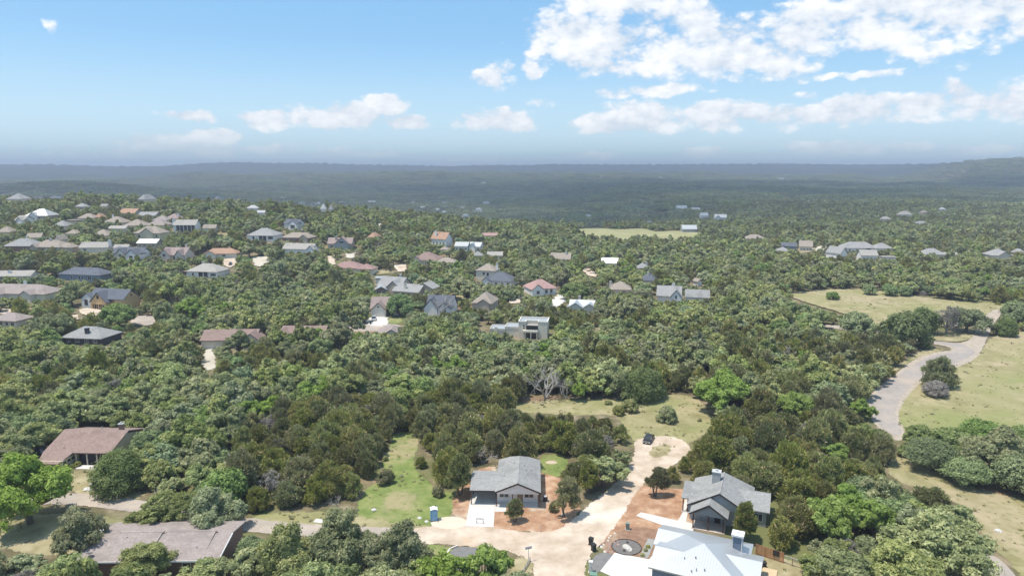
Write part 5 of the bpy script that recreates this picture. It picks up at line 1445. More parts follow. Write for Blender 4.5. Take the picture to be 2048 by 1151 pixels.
Ds = np.hypot(xs, ys)
# what grows where
jun = wavy(xs, ys, 30, 1.1) * 0.55
def inside(poly):
    p = np.asarray(poly, float)
    c = np.zeros(len(bx), bool)
    for (ax, ay), (qx, qy) in zip(p, np.roll(p, -1, 0)):
        if ay != qy:
            c ^= ((ay > by) != (qy > by)) & (bx < (qx - ax) * (by - ay) / (qy - ay) + ax)
    return c
JZ1 = inside([(470, 850), (700, 800), (800, 860), (770, 960), (720, 1050), (500, 1045), (470, 960)])
JZ2 = inside([(820, 810), (1000, 800), (1250, 815), (1290, 900), (1180, 960), (1000, 960), (850, 980), (810, 900)])
JZ3 = inside([(1290, 960), (1400, 870), (1560, 830), (1760, 860), (1800, 960), (1700, 1010), (1640, 1110), (1540, 1090), (1500, 1000), (1340, 975)])
JZ4 = inside([(720, 740), (1020, 700), (1500, 690), (1700, 720), (1560, 830), (1420, 800), (1000, 805), (800, 830)])
OZ = inside([(0, 860), (300, 800), (560, 760), (740, 790), (600, 850), (470, 880), (480, 1000), (260, 990), (0, 980)])
jun = jun + 0.75 * (JZ1 | JZ2 | JZ3) + 0.22 * JZ4 - 0.5 * OZ - 0.12 + 0.22 * sst(300, 700, Ds) - 0.25 * (by > 1060)
u = rng.uniform(0, 1, len(xs))
kind = np.where(jun + rng.normal(0, .22, len(xs)) > 0.12, 1, 0)
kind = np.where((u < 0.030) & (kind == 0), 2, kind)
kind = np.where((u > 0.83) & (kind == 0), 3, kind)
kind = np.where((u > 0.475) & (u < 0.515), 5, kind)
KK = ['oak', 'juniper', 'elm', 'dense', 'shrub', 'dry']
rad = np.choose(kind, [rng.uniform(2.4, 5.8, len(xs)), rng.uniform(1.9, 4.1, len(xs)), rng.uniform(3.0, 4.6, len(xs)), rng.uniform(2.8, 4.8, len(xs)), rng.uniform(1, 2, len(xs)), rng.uniform(2.0, 3.2, len(xs))])
hsc = np.choose(kind, [rng.uniform(.75, 1.3, len(xs)), rng.uniform(.8, 1.35, len(xs)), rng.uniform(.95, 1.2, len(xs)), rng.uniform(.9, 1.2, len(xs)), np.ones(len(xs)), rng.uniform(.9, 1.3, len(xs))])
def look(mp, px, py, fill):
    ix, iy = np.floor(px - RX0).astype(int), np.floor(py - RY0).astype(int)
    ok = (ix >= 0) & (ix < RW) & (iy >= 0) & (iy < RH)
    out = np.full(px.shape, fill, mp.dtype)
    out[ok] = mp[iy[ok], ix[ok]]
    return out
alive = ~look(NOTREE, bx, by, False)
for (hx, hy, rz, x0, x1, y0, y1) in FOOT:
    c, s_ = math.cos(rz), math.sin(rz)
    lx, ly = (xs - hx) * c + (ys - hy) * s_, -(xs - hx) * s_ + (ys - hy) * c
    alive &= ~((lx > x0 - 2) & (lx < x1 + 2) & (ly > y0 - 2) & (ly < y1 + 2))
TR = np.array(TREES)
for tx, ty, tr in TR:
    alive &= (np.hypot(xs - tx, ys - ty) > tr * 0.62 + rad * 0.45)
alive &= ~((wavy(xs, ys, 19, .3) > 0.80) & (rng.random(len(xs)) < 0.75))         # small natural gaps
fits = np.zeros(len(xs), bool)
for shrink in (1.0, 0.72, 0.5, 0.34):
    bad = np.zeros(len(xs), int)
    rr = rad * shrink
    topz = zs + rr * hsc * 1.55
    midz = zs + rr * hsc * 0.85
    for dx, z in ((0, topz), (-.6, zs + rr * hsc * 1.3), (.6, zs + rr * hsc * 1.3), (-.92, midz), (.92, midz), (0, midz), (-.5, zs + rr * .4), (.5, zs + rr * .4)):
        px, py, _ = proj(xs + dx * rr, ys, z)
        v = look(VIS, px, py, 0.0)
        bad += (v > Ds)
    good = (bad <= 0) & ~fits
    rad = np.where(good, rr, rad)
    fits |= good
alive &= fits & (rad > 0.75)
xs, ys, zs, bx, by, dep, kind, rad, hsc, Ds = [q[alive] for q in (xs, ys, zs, bx, by, dep, kind, rad, hsc, Ds)]
rots = rng.uniform(0, 6.28, len(xs))
var = rng.integers(0, 1000, len(xs))
big = rad / dep
# which of them are single trees: the 300 of a kind that show largest in the picture
inframe = (bx > -40) & (bx < 2088) & (by > 360) & (by - F * rad * hsc * 1.5 / dep < 1150)
single = np.zeros(len(xs), bool)
hand_n = {k: sum(1 for h in HAND if h[0] == k) for k in KK}
for ki, nm in enumerate(KK):
    idx = np.where((kind == ki) & inframe)[0]
    lim = (290 if nm in ('oak', 'juniper') else 130) - hand_n.get(nm, 0)
    single[idx[np.argsort(-big[idx])][:lim]] = True

PLACES = [  # landmarks that the wood is told by
 (560, 960, 'between the street and the grassy lot'), (740, 900, 'left of the grassy lot'), (650, 900, 'in the juniper wood left of the lot'),
 (880, 850, 'behind the grassy lot'), (980, 880, 'behind the carport house'), (1080, 860, 'below the back meadow'), (1180, 900, 'in the wood left of the gravel road'), (1250, 930, 'beside the gravel road'),
 (1380, 930, 'right of the gravel turnaround'), (1500, 900, 'behind the grey gabled house'), (1560, 1000, 'right of the grey gabled house'), (1560, 1120, 'around the back yard fence'),
 (1640, 880, 'in the right hand wood middle'), (1700, 800, 'along the asphalt curve'), (1720, 960, 'before the road meadow'), (1650, 760, 'above the asphalt curve'), (1560, 820, 'right of the lime green tree'),
 (1480, 760, 'above the lime green tree'), (1300, 740, 'behind the back meadow'), (1200, 760, 'right of the white dead tree'), (1090, 740, 'around the white dead tree'), (1000, 770, 'left of the white dead tree'), (900, 760, 'above the juniper slope'),
 (760, 760, 'well below the cul de sac'), (680, 820, 'left of the juniper slope'), (620, 780, 'in the grey green wood'), (560, 740, 'below the brown cul de sac roofs'), (420, 900, 'in the oak wood above the left street'), (520, 850, 'in the oak wood beside the junipers'), (350, 800, 'upslope of the brown roofed house'),
 (230, 780, 'below the grey hip roof'), (90, 800, 'behind the brown roofed house'), (40, 880, 'above the bright elm'), (60, 700, 'below the sheathed house'), (300, 690, 'below the long brown roof'),
 (60, 1120, 'in the bottom left corner'), (300, 1140, 'around the long taupe roofed house'), (560, 1120, 'along the near side of the street'), (800, 1130, 'below the street'),
 (1850, 1080, 'beside the road meadow'), (2000, 920, 'in the grove on the right meadow'), (1020, 690, 'below the flat roofed cream house'), (1200, 680, 'right of the flat roofed cream house'), (1400, 660, 'below the grey gable and wing'),
 (1600, 660, 'left of the upper meadow'), (860, 690, 'right of the cul de sac'), (160, 920, 'beside the brown roofed house'), (1820, 640, 'below the upper meadow'), (1930, 640, 'near the gravel road end'), (1480, 840, 'near the lime green tree'), (430, 760, 'below the rocky cut')]
PX = np.array([[a, b] for a, b, _ in PLACES])
WORD = {'oak': ('grey green oak', 'small grey green oak', 'large grey green oak'), 'juniper': ('olive juniper', 'small olive juniper', 'large olive juniper'), 'elm': ('bright green elm', 'small bright green elm', 'large bright green elm'),
        'dense': ('dark green oak', 'small dark green oak', 'large dark green oak'), 'dry': ('leafless grey tree', 'small leafless grey tree', 'large leafless grey tree')}
ORD = ['leftmost', 'second from left', 'third from left', 'fourth from left', 'fifth from left', 'sixth from left', 'seventh from left', 'eighth from left', 'ninth from left', 'tenth from left']
clans = {}
for i in np.where(single)[0]:
    kd = KK[kind[i]]
    my = by[i] - F * rad[i] * hsc[i] * 0.7 / dep[i]
    j = int(np.argmin((PX[:, 0] - bx[i]) ** 2 + (1.5 * (PX[:, 1] - my)) ** 2))
    w = WORD[kd][1 if rad[i] < {'juniper': 2.6}.get(kd, 3.2) else (2 if rad[i] > {'juniper': 3.5}.get(kd, 4.7) else 0)]
    clans.setdefault((j, w), []).append(i)
for (j, w), mem in clans.items():
    grp = f'{w}s {PLACES[j][2]}'
    mem.sort(key=lambda i: by[i])
    nrow = 1 if len(mem) <= 6 else 2 if len(mem) <= 14 else 3
    for r_ in range(nrow):
        row = mem[len(mem) * r_ // nrow: len(mem) * (r_ + 1) // nrow]
        rw = '' if nrow == 1 else (', far row', ', near row')[r_] if nrow == 2 else (', far row', ', middle row', ', near row')[r_]
        row.sort(key=lambda i: bx[i])
        for q, i in enumerate(row):
            o_ = '' if len(mem) == 1 else ORD[min(q, 9)] + ' '
            put_tree(KK[kind[i]], xs[i], ys[i], rad[i], hsc[i], 'hi' if dep[i] < 185 else 'mid', int(var[i]), rots[i], f'{o_}{w}{rw} {PLACES[j][2]}', grp, split=dep[i] < 215 or kind[i] == 5)

# ---- everything past that reads as one wood: points with instanced trees
def instancer(name, pts, idx, rot, scl, protos):
    coll = bpy.data.collections.new(name + '_kinds')
    for k, me in enumerate(protos):
        o = bpy.data.objects.new(f'{name}_kind.{k:03d}', me)
        coll.objects.link(o)
    n = len(pts)
    me = bpy.data.meshes.new(name)
    me.vertices.add(n)
    me.vertices.foreach_set('co', np.asarray(pts, np.float32).ravel())
    for nm, typ, dat in (('idx', 'INT', np.asarray(idx, np.int32)), ('rot', 'FLOAT_VECTOR', np.asarray(rot, np.float32)), ('scl', 'FLOAT_VECTOR', np.asarray(scl, np.float32))):
        a = me.attributes.new(nm, typ, 'POINT')
        a.data.foreach_set('value' if typ == 'INT' else 'vector', dat.ravel())
    me.update()
    ng = bpy.data.node_groups.new(name, 'GeometryNodeTree')
    ng.interface.new_socket('Geometry', in_out='INPUT', socket_type='NodeSocketGeometry')
    ng.interface.new_socket('Geometry', in_out='OUTPUT', socket_type='NodeSocketGeometry')
    nn, ll = ng.nodes.new, ng.links.new
    gi, go = nn('NodeGroupInput'), nn('NodeGroupOutput')
    ci = nn('GeometryNodeCollectionInfo')
    ci.inputs[0].default_value = coll
    ci.inputs[1].default_value = True
    ci.inputs[2].default_value = True
    ip = nn('GeometryNodeInstanceOnPoints')
    ip.inputs['Pick Instance'].default_value = True
    def na(nm, dt):
        q = nn('GeometryNodeInputNamedAttribute')
        q.data_type = dt
        q.inputs[0].default_value = nm
        return q.outputs[0]
    ll(gi.outputs[0], ip.inputs['Points'])
    ll(ci.outputs[0], ip.inputs['Instance'])
    ll(na('idx', 'INT'), ip.inputs['Instance Index'])
    ll(na('rot', 'FLOAT_VECTOR'), ip.inputs['Rotation'])
    ll(na('scl', 'FLOAT_VECTOR'), ip.inputs['Scale'])
    ll(ip.outputs[0], go.inputs[0])
    o = link(bpy.data.objects.new(name, me))
    md = o.modifiers.new('trees', 'NODES')
    md.node_group = ng
    o['kind'] = 'stuff'
    return o

rest = ~single
plist, start = [], {}
for lod in ('mid', 'low'):
    for kd in KK:
        start[kd, lod] = (len(plist), len(MERGED[kd, lod]))
        plist += MERGED[kd, lod]
ix = np.zeros(len(xs), int)
for i in np.where(rest)[0]:
    s0, n0 = start[KK[kind[i]], 'mid' if dep[i] < 430 else 'low']
    ix[i] = s0 + var[i] % n0
z3 = np.zeros(rest.sum())
instancer('forest', np.stack([xs, ys, zs], 1)[rest], ix[rest], np.stack([z3, z3, rots[rest]], 1), np.stack([rad * rng.uniform(.88, 1.16, len(rad)), rad, rad * hsc], 1)[rest], plist)

# ---- tufts and weeds that roughen the meadows and verges
def tuft(seed, m):
    r = np.random.default_rng(seed)
    n = 14
    a = r.uniform(0, 6.28, n)
    d = np.stack([np.cos(a), np.sin(a), r.uniform(.5, 1.6, n)], 1)
    sd_ = np.stack([-np.sin(a), np.cos(a), 0 * a], 1) * .16
    p = np.stack([np.cos(a), np.sin(a), 0 * a], 1) * r.uniform(0, .5, (n, 1))
    v = np.stack([p - sd_, p + sd_, p + d * r.uniform(.35, .8, (n, 1))], 1).reshape(-1, 3)
    return mesh_np('tuft', v, np.arange(3 * n).reshape(n, 3), [m], attrs={'tint': np.repeat(r.uniform(0, 1, n), 3)})
M['weed'] = leaf_mat('meadow_weeds', [(0.0, (.22, .25, .09)), (0.5, (.34, .34, .15)), (1.0, (.48, .43, .26))], 0.5, 0.2)
tp_, ti_, ts_ = [], [], []
for nm, w in GRASSY:
    dens_ = {'right_meadow': .16, 'road_meadow': .2, 'back_meadow': .25, 'grassy_lot': .3, 'left_lawn': .2, 'front_lawn': .2, 'roadside_grass': .4, 'upper_meadow': .08, 'back_yard': .25, 'verge_grass': .3, 'grass_island': .5, 'side_lawn': .3, 'curve_grass': .3, 'corner_lawn': .3}.get(nm)
    if not dens_:
        continue
    lo, hi = w.min(0), w.max(0)
    n = int((hi - lo).prod() * dens_)
    q = rng.uniform(lo, hi, (n, 2))
    ins = np.zeros(n, bool)
    for (ax, ay), (qx, qy) in zip(w, np.roll(w, -1, 0)):
        if ay != qy:
            ins ^= ((ay > q[:, 1]) != (qy > q[:, 1])) & (q[:, 0] < (qx - ax) * (q[:, 1] - ay) / (qy - ay) + ax)
    ins &= wavy(q[:, 0], q[:, 1], 6, 1.0) + rng.normal(0, .4, n) > 0.1
    q = q[ins]
    tp_.append(np.column_stack([q, terrain(q[:, 0], q[:, 1]) + .03 + .45 * sst(255, 330, np.hypot(q[:, 0], q[:, 1]))]))
    ts_.append(rng.gamma(2.0, .09, len(q)) + .14)
tp_, ts_ = np.vstack(tp_), np.concatenate(ts_)
nt = len(tp_)
z0_ = np.zeros(nt)
instancer('grass_tufts', tp_, rng.integers(0, 4, nt), np.stack([z0_, z0_, rng.uniform(0, 6.28, nt)], 1), np.stack([ts_ * 1.3, ts_ * 1.3, ts_], 1), [tuft(k, M['weed']) for k in range(4)])

# ---- far slopes: whole groves of small crowns, a lump of leaf sprays per tree
def grove(seed, size=46.0, n=52, per=26):
    r = np.random.default_rng(seed)
    c = np.stack([r.uniform(-.5, .5, n) * size, r.uniform(-.5, .5, n) * size, r.uniform(2.2, 4.2, n)], 1)
    rr = r.uniform(2.6, 4.9, n)
    li = np.repeat(np.arange(n), per)
    d = r.normal(size=(n * per, 3))
    d /= np.linalg.norm(d, axis=1)[:, None]
    d[:, 2] = np.abs(d[:, 2])
    p = c[li] + d * rr[li][:, None] * np.array([1, 1, .8])
    nrm = d + r.normal(0, .45, d.shape)
    nrm /= np.linalg.norm(nrm, axis=1)[:, None]
    a = np.cross(nrm, r.normal(size=d.shape)); a /= np.linalg.norm(a, axis=1)[:, None]
    b = np.cross(nrm, a)
    s1 = r.uniform(.7, 1.5, (len(p), 1))
    v = np.stack([p - a * s1, p - b * s1, p + a * s1, p + b * s1], 1).reshape(-1, 3)
    tt = np.clip(.55 * r.uniform(0, 1, len(p)) + .45 * r.uniform(0, 1, n)[li], 0, 1)
    return mesh_np('grove', v, np.arange(len(v)).reshape(-1, 4), [M['oak'] if seed % 3 else M['juniper']], attrs={'tint': np.repeat(tt, 4)})
gp = [grove(s) for s in range(6)]
gx, gy = jitter(43.0, NEAR + 10, 5200, 46)
gz = terrain(gx, gy)
gbx, gby, gd = proj(gx, gy, gz)
ok = ~look(NOTREE, gbx, gby, False)
gap = wavy(gx, gy, 240, 2.1) > 0.80
ok &= ~gap
for dz in (3.0, 8.0):
    for dxx in (-18, 18):
        qx, qy, _ = proj(gx + dxx, gy, gz + dz)
        ok &= ~(look(VIS, qx, qy, 0.0) > np.hypot(gx, gy))
gx, gy, gz = gx[ok], gy[ok], gz[ok]
zz = np.zeros(len(gx))
sc = rng.uniform(.9, 1.15, len(gx))
instancer('far_forest', np.stack([gx, gy, gz - .6], 1), rng.integers(0, len(gp), len(gx)), np.stack([zz, zz, rng.integers(0, 4, len(gx)) * 1.5708], 1), np.stack([sc, sc, sc * rng.uniform(.8, 1.3, len(gx))], 1), gp)
# ------------------------------------------------------------------ vehicles
RUBBER, CHROME = flat('tyre_rubber', (.02, .02, .02), .9), flat('wheel_alloy', (.45, .45, .46), .35, .05, 1.5, .5, .8)
LAMP, TAIL = flat('lamp_glass', (.75, .75, .72), .15), flat('tail_lamp', (.35, .02, .02), .3)
def paint(name, c):
    return surf(name, [(0.3, c), (0.7, tuple(x * 1.08 for x in c))], 1.0, 2.0, 0.28, 0.0, None, None, 0.5)
PLATE = flat('number_plate', (.7, .7, .68), .6)
def loft(sections):
    """closed skin through rings of equal length"""
    mb = MB()
    n = len(sections[0])
    for s_ in sections:
        mb.v += [tuple(q) for q in s_]
    for i in range(len(sections) - 1):
        for k in range(n):
            mb.f.append((i * n + k, i * n + (k + 1) % n, (i + 1) * n + (k + 1) % n, (i + 1) * n + k))
    mb.f.append(tuple(reversed(range(n))))
    mb.f.append(tuple((len(sections) - 1) * n + k for k in range(n)))
    return mb
def car(label, px, py, yaw, colour, suv=False, length=4.7, cat='car'):
    """front points along local -y"""
    p = at(px, py)
    o = empty('suv' if suv else 'car', p, yaw, label, cat)
    FOOT.append((p.x, p.y, yaw, -1.5, 1.5, -3, 3))
    L, Wd = length / 2, .92
    bh, rh = (.98, 1.74) if suv else (.88, 1.46)
    def ring(y, w, z0, z1):
        return [(-w, y, z0 + .08), (-w * .93, y, z0), (w * .93, y, z0), (w, y, z0 + .08), (w, y, z1 - .14), (w * .88, y, z1), (-w * .88, y, z1), (-w, y, z1 - .14)]
    nose = bh - .18
    body = loft([ring(-L, Wd * .8, .32, nose - .12), ring(-L + .12, Wd * .93, .24, nose), ring(-L + .9, Wd, .2, bh - .06), ring(-L + 1.4, Wd, .2, bh), ring(L - 1.2, Wd, .2, bh + .02), ring(L - .15, Wd * .95, .24, bh), ring(L, Wd * .86, .34, bh - .12)])
    b = body.build('body', paint('car_paint', colour), o, smooth=False, bevel=.03)
    y0, y1 = -L + 1.15, L - (.25 if suv else .75)
    y2, y3 = -L + 2.0, L - (.7 if suv else 1.55)
    def ring2(y, w, z):
        return [(-w, y, z), (w, y, z)]
    g = MB()
    a = [(-.83, y0, bh - .02), (.83, y0, bh - .02), (.83, y1, bh - .02), (-.83, y1, bh - .02), (-.66, y2, rh - .07), (.66, y2, rh - .07), (.66, y3, rh - .07), (-.66, y3, rh - .07)]
    g.poly(a, (3, 2, 1, 0), (4, 5, 6, 7), (0, 1, 5, 4), (1, 2, 6, 5), (2, 3, 7, 6), (3, 0, 4, 7))
    g.build('window_glass', GLASS, o)
    rf = MB().poly([(-.68, y2 - .03, rh - .068), (.68, y2 - .03, rh - .068), (.68, y3 + .03, rh - .068), (-.68, y3 + .03, rh - .068), (-.6, y2 + .1, rh), (.6, y2 + .1, rh), (.6, y3 - .1, rh), (-.6, y3 - .1, rh)],
                   (3, 2, 1, 0), (4, 5, 6, 7), (0, 1, 5, 4), (1, 2, 6, 5), (2, 3, 7, 6), (3, 0, 4, 7))
    for sx in (-1, 1):      # pillars
        for ya, yb in ((y0 + .02, y2), ((y0 + y1) / 2 - .1, (y2 + y3) / 2), (y1 - .02, y3)):
            rf.tube((sx * .845, ya, bh - .02), (sx * .675, yb, rh - .06), .045, .04, 4)
    rf.build('roof', b.data.materials[0], o)
    wm_ = MB()
    for k in range(2):
        pass
    ty = MB().lathe([(.22, -.1), (.32, -.1), (.34, -.06), (.34, .06), (.32, .1), (.22, .1)], 16).mesh('tyre', RUBBER)
    ri = MB().lathe([(.05, -.07), (.22, -.08), (.22, .08), (.05, .1)], 12).mesh('rim', CHROME)
    for sx in (-1, 1):
        for yy in (-L + .85, L - .9):
            w_ = bpy.data.objects.new('wheel', ty)
            link(w_, o)
            w_.location, w_.rotation_euler = (sx * .83, yy, .34), (0, math.pi / 2 * sx, 0)
            link(bpy.data.objects.new('rim', ri), w_)
        MB().box(sx * .68 - .18, sx * .68 + .18, -L - .005, -L + .15, nose - .26, nose - .12).build('headlight', LAMP, o)
        MB().box(sx * .68 - .16, sx * .68 + .16, L - .12, L + .005, bh - .30, bh - .16).build('tail_light', TAIL, o)
        MB().box(sx * .95 - .1, sx * .95 + .1, y0 + .45, y0 + .6, bh + .02, bh + .18).build('mirror', b.data.materials[0], o)
    MB().box(-.5, .5, -L - .02, -L + .1, .42, .62).build('grille', TRIM_D, o)
    MB().box(-.25, .25, -L - .035, -L - .022, .38, .52).build('number_plate', PLATE, o)
    return o
car('black car parked on the grass edge of the gravel turnaround', 1297, 881, R(-24), (.018, .019, .022))
car('silver suv parked on the driveway of the garage house', 748, 640, R(10), (.42, .42, .43), True)
car('dark suv half hidden behind the brown roofed house', 84, 908, R(70), (.05, .055, .07), True)
car('white car beside the left end of the long taupe roof', 206, 1078, R(80), (.72, .72, .71))
car('dark car before the terracotta roofed house on the hill', 461, 530, R(20), (.03, .03, .035), True)
car('white car among the trees before the white walled hip roofed house', 434, 562, R(60), (.70, .72, .74))

# ------------------------------------------------------------------ small things about the houses
PLASTIC = lambda nm, c: flat(nm, c, .55, .05)
def toilet():
    p = at(868, 1039)
    o = empty('portable_toilet', p, R(12), 'blue portable toilet with a white roof at the edge of the grassy lot', 'toilet')
    bl = PLASTIC('blue_plastic', (.16, .36, .60))
    MB().box(-.58, .58, -.58, .58, .12, 2.12).build('cabin', bl, o)
    for k in range(4):
        x = -.42 + k * .28
        MB().box(x - .03, x + .03, .582, .62, .2, 2.05).build('rib', bl, o)
    MB().box(-.62, .62, -.62, .62, 0, .12).build('skid', TRIM_D, o)
    r_ = MB()
    roof_gable(r_, -.64, .64, -.64, .64, 2.16, .16, 'y', .06)
    r_.build('roof', PLASTIC('white_plastic', (.72, .73, .73)), o)
    d = MB().box(-.42, .42, -.63, -.585, .18, 2.0).build('door', PLASTIC('pale_blue_plastic', (.25, .45, .66)), o)
    MB().box(.26, .34, -.67, -.632, 1.0, 1.12).build('handle', TRIM_D, d)
    MB().lathe([(.06, 2.1), (.06, 2.6), (.02, 2.62)], 8, (.4, .4, 0)).build('vent_pipe', TRIM_D, o)
toilet()

def bin_(label, px, py, yaw, c, cat='bin', group=None, h=1.05, nm='wheelie_bin'):
    p = at(px, py)
    o = empty(nm, p, yaw, label, cat, group)
    m = PLASTIC('bin_plastic', c)
    b = MB()
    a, bb, hh = .26, .34, h
    b.poly([(-a, -a, .06), (a, -a, .06), (a, a, .06), (-a, a, .06), (-bb, -bb, hh), (bb, -bb, hh), (bb, bb, hh), (-bb, bb, hh)],
           (3, 2, 1, 0), (4, 5, 6, 7), (0, 1, 5, 4), (1, 2, 6, 5), (2, 3, 7, 6), (3, 0, 4, 7))
    b.build('body', m, o)
    MB().prism([(-bb - .03, -bb - .05, hh + .003), (bb + .03, -bb - .05, hh + .003), (bb + .03, bb + .03, hh + .06), (-bb - .03, bb + .03, hh + .06)], (0, 0, .05)).build('lid', m, o)
    MB().tube((-.3, bb + .08, hh - .02), (.3, bb + .08, hh - .02), .025, .025, 6).build('handle', m, o)
    wmsh = MB().lathe([(.02, -.03), (.12, -.03), (.12, .03), (.02, .03)], 10).mesh('wheel', RUBBER)
    for sx in (-.24, .24):
        w_ = bpy.data.objects.new('wheel', wmsh)
        link(w_, o)
        w_.location, w_.rotation_euler = (sx, .28, .12), (0, math.pi / 2, 0)
bin_('black wheelie bin at the road edge, upper one of the pair by the grey apron', 1182, 1089, R(60), (.03, .028, .028), h=1.2)
bin_('black wheelie bin with pale lid edge touching the grey apron', 1187, 1101, R(30), (.025, .03, .028), h=1.15)
bin_('black wheelie bin at the end of the garage house driveway', 741, 648, R(10), (.03, .03, .03))
bin_('small black bin beside the white roofed house near the right fence', 1527, 1134, R(0), (.03, .03, .032), h=.9)

def cabinet(label, px, py, yaw, w, d, h, c, nm='utility_box', cat='utility box', cap=.06):
    p = at(px, py)
    o = empty(nm, p, yaw, label, cat)
    m = flat('cabinet_paint', c, .6, .05)
    MB().box(-w / 2, w / 2, -d / 2, d / 2, .08, h).build('body', m, o)
    MB().box(-w / 2 - .08, w / 2 + .08, -d / 2 - .08, d / 2 + .08, 0, .08).build('base', M['concrete'], o)
    MB().prism([(-w / 2 - .04, -d / 2 - .04, h), (w / 2 + .04, -d / 2 - .04, h), (w / 2 + .04, d / 2 + .04, h + cap), (-w / 2 - .04, d / 2 + .04, h + cap)], (0, 0, .05)).build('lid', m, o)
    dr = MB().box(-w / 2 + .05, w / 2 - .05, -d / 2 - .025, -d / 2 - .002, .15, h - .06).build('door', m, o)
    MB().box(w / 2 - .16, w / 2 - .11, -d / 2 - .05, -d / 2 - .027, h * .5, h * .5 + .12).build('handle', TRIM_D, dr)
cabinet('white pillar box standing by the grey apron at the road', 1181, 1143, R(-10), .55, .5, 1.75, (.74, .72, .70), 'mailbox_pillar', 'mailbox', .02)
cabinet('green transformer box at the bottom edge below the white pillar box', 1187, 1158, R(-10), 1.0, .8, .9, (.16, .27, .21), 'transformer_box')
cabinet('grey green utility box on the soil above the round planting bed', 1255, 1058, R(-12), .62, .5, 1.15, (.20, .25, .22), 'utility_box')
cabinet('grey air conditioning pedestal box at the corner of the grassy lot road edge', 667, 1046, R(10), .35, .35, 1.25, (.55, .56, .55), 'service_pedestal')
cabinet('low dark box at the foot of the grey pedestal by the street', 664, 1049, R(25), .6, .4, .45, (.12, .13, .13), 'meter_box')

def aircon():
    q = frame_of(A) @ Vector((5.0, 2.6, 0))
    o = empty('air_conditioner', q, R(-2), 'black air conditioning unit beside the right wall of the carport house', 'air conditioner')
    MB().box(-.5, .5, -.5, .5, 0, .1).build('pad', M['concrete'], o)
    MB().box(-.42, .42, -.42, .42, .1, 1.0).build('casing', TRIM_D, o)
    MB().lathe([(.36, 1.002), (.36, 1.05), (.30, 1.05), (.30, 1.01)], 14).build('fan_guard', METAL, o)
aircon()

def sawhorse():
    p = at(960, 1046)
    o = empty('sawhorse', p, R(-3), 'dark purple metal sawhorse standing on the concrete driveway', 'sawhorse')
    m = flat('purple_steel', (.16, .12, .20), .5)
    MB().box(-.62, .62, -.05, .05, .84, .93).build('top_bar', m, o)
    for sx in (-.56, .56):
        for sy in (-.28, .28):
            MB().tube((sx, 0, .86), (sx * 1.03, sy, 0), .035, .03, 5).build('leg', m, o)
sawhorse()

# round bed with a ring of edging, a boulder and an agave
def bed():
    p = at(1253, 1094)
    o = empty('planting_bed', p, 0, 'round dark gravel planting bed with metal edging on the brown mulch', 'planting bed')
    MB().lathe([(2.3, .035), (2.3, .09), (.05, .10)], 28).build('gravel', flat('dark_gravel', (.17, .155, .15), 1.0, .3, 5.0), o)
    MB().lathe([(2.42, .0), (2.42, .16), (2.31, .16), (2.31, .0)], 28).build('edging', TRIM_D, o)
    q = p + Vector((.1, -.3, .1))
    b = empty('boulder', q, .4, 'pale flat boulder lying in the round planting bed', 'boulder')
    rock('stone', .75, (.8, 1.5, .5), (.52, .49, .45), b)
    for (dx, dy, lb) in ((.35, 1.3, 'dark spiky plant at the far side of the round bed'), (-.6, -1.2, 'dark plant at the near side of the round bed')):
        spiky(p + Vector((dx, dy, .1)), .38, lb)
def rock(nm, r, s_, c, parent=None, seed=3):
    g = random.Random(seed)
    mb = MB()
    n = 9
    rings = []
    for i in range(5):
        t = i / 4 * math.pi / 2
        rings.append([(math.cos(t) * r * s_[0] * math.cos(6.283 * k / n) * g.uniform(.85, 1.12), math.cos(t) * r * s_[1] * math.sin(6.283 * k / n) * g.uniform(.85, 1.12), math.sin(t) * r * s_[2] * g.uniform(.85, 1.1)) for k in range(n)])
    return loft(rings).build(nm, flat('rock', c, 1.0, .2, 2.5), parent)
def spiky(p, r, label, m='dense', cat='plant', nm='spiky_plant'):
    o = empty(nm, p, random.uniform(0, 6), label, cat)
    lf = MB()
    for k in range(16):
        a = 6.283 * k / 16 + random.uniform(-.1, .1)
        t = random.uniform(.35, 1.25)
        d = Vector((math.cos(a) * math.cos(t), math.sin(a) * math.cos(t), math.sin(t)))
        s_ = Vector((-math.sin(a), math.cos(a), 0)) * r * .10
        e = d * r
        lf.poly([tuple(-s_), tuple(s_), tuple(e * .6 + s_ * .8), tuple(e), tuple(e * .6 - s_ * .8)], (0, 1, 2, 3, 4))
    lf.build('leaves', flat('agave_leaves', (.075, .085, .06), .8), o)['kind'] = 'stuff'
    MB().lathe([(.09, -.05), (.06, .15)], 6).build('stem', M['bark'], o)
bed()
# grey gravel strip with three round shrubs along the white roofed house
o = empty('planting_strip', at(1293, 1100), R(0), 'grey gravel planting strip along the white roofed house', 'planting strip')
q0, q1, q2, q3 = [at(*c) - o.location for c in ((1296, 1076), (1311, 1080), (1296, 1116), (1279, 1113))]
MB().prism([tuple(v + Vector((0, 0, .04))) for v in (q3, q2, q1, q0)], (0, 0, .06)).build('gravel', flat('grey_gravel', (.32, .315, .30), 1.0, .25, 6.0), o)
for k, (sx, sy, lb) in enumerate(((1296, 1094, 'small dark shrub in the grey gravel strip, uppermost of three'), (1291, 1101, 'small dark shrub in the grey gravel strip, middle of three'), (1285, 1111, 'small dark shrub in the grey gravel strip, lowest of three'))):
    c = at(sx, sy)
    put_tree('shrub', c.x, c.y, .45, .75, 'hi', k, k * 1.3, lb, 'three shrubs in the gravel strip')
for k, (sx, sy) in enumerate(((1221, 1071), (1218, 1075), (1203, 1093), (1207, 1089), (1210, 1103), (1216, 1081), (1229, 1066))):
    c = at(sx, sy)
    o = rock('edging_stone', random.uniform(.2, .32), (1, 1.2, .8), (.62, .58, .52), None, 20 + k)
    o.location = c
    tag(o, 'pale edging stone along the road side of the brown mulch bed', 'stone', 'stones edging the brown mulch')
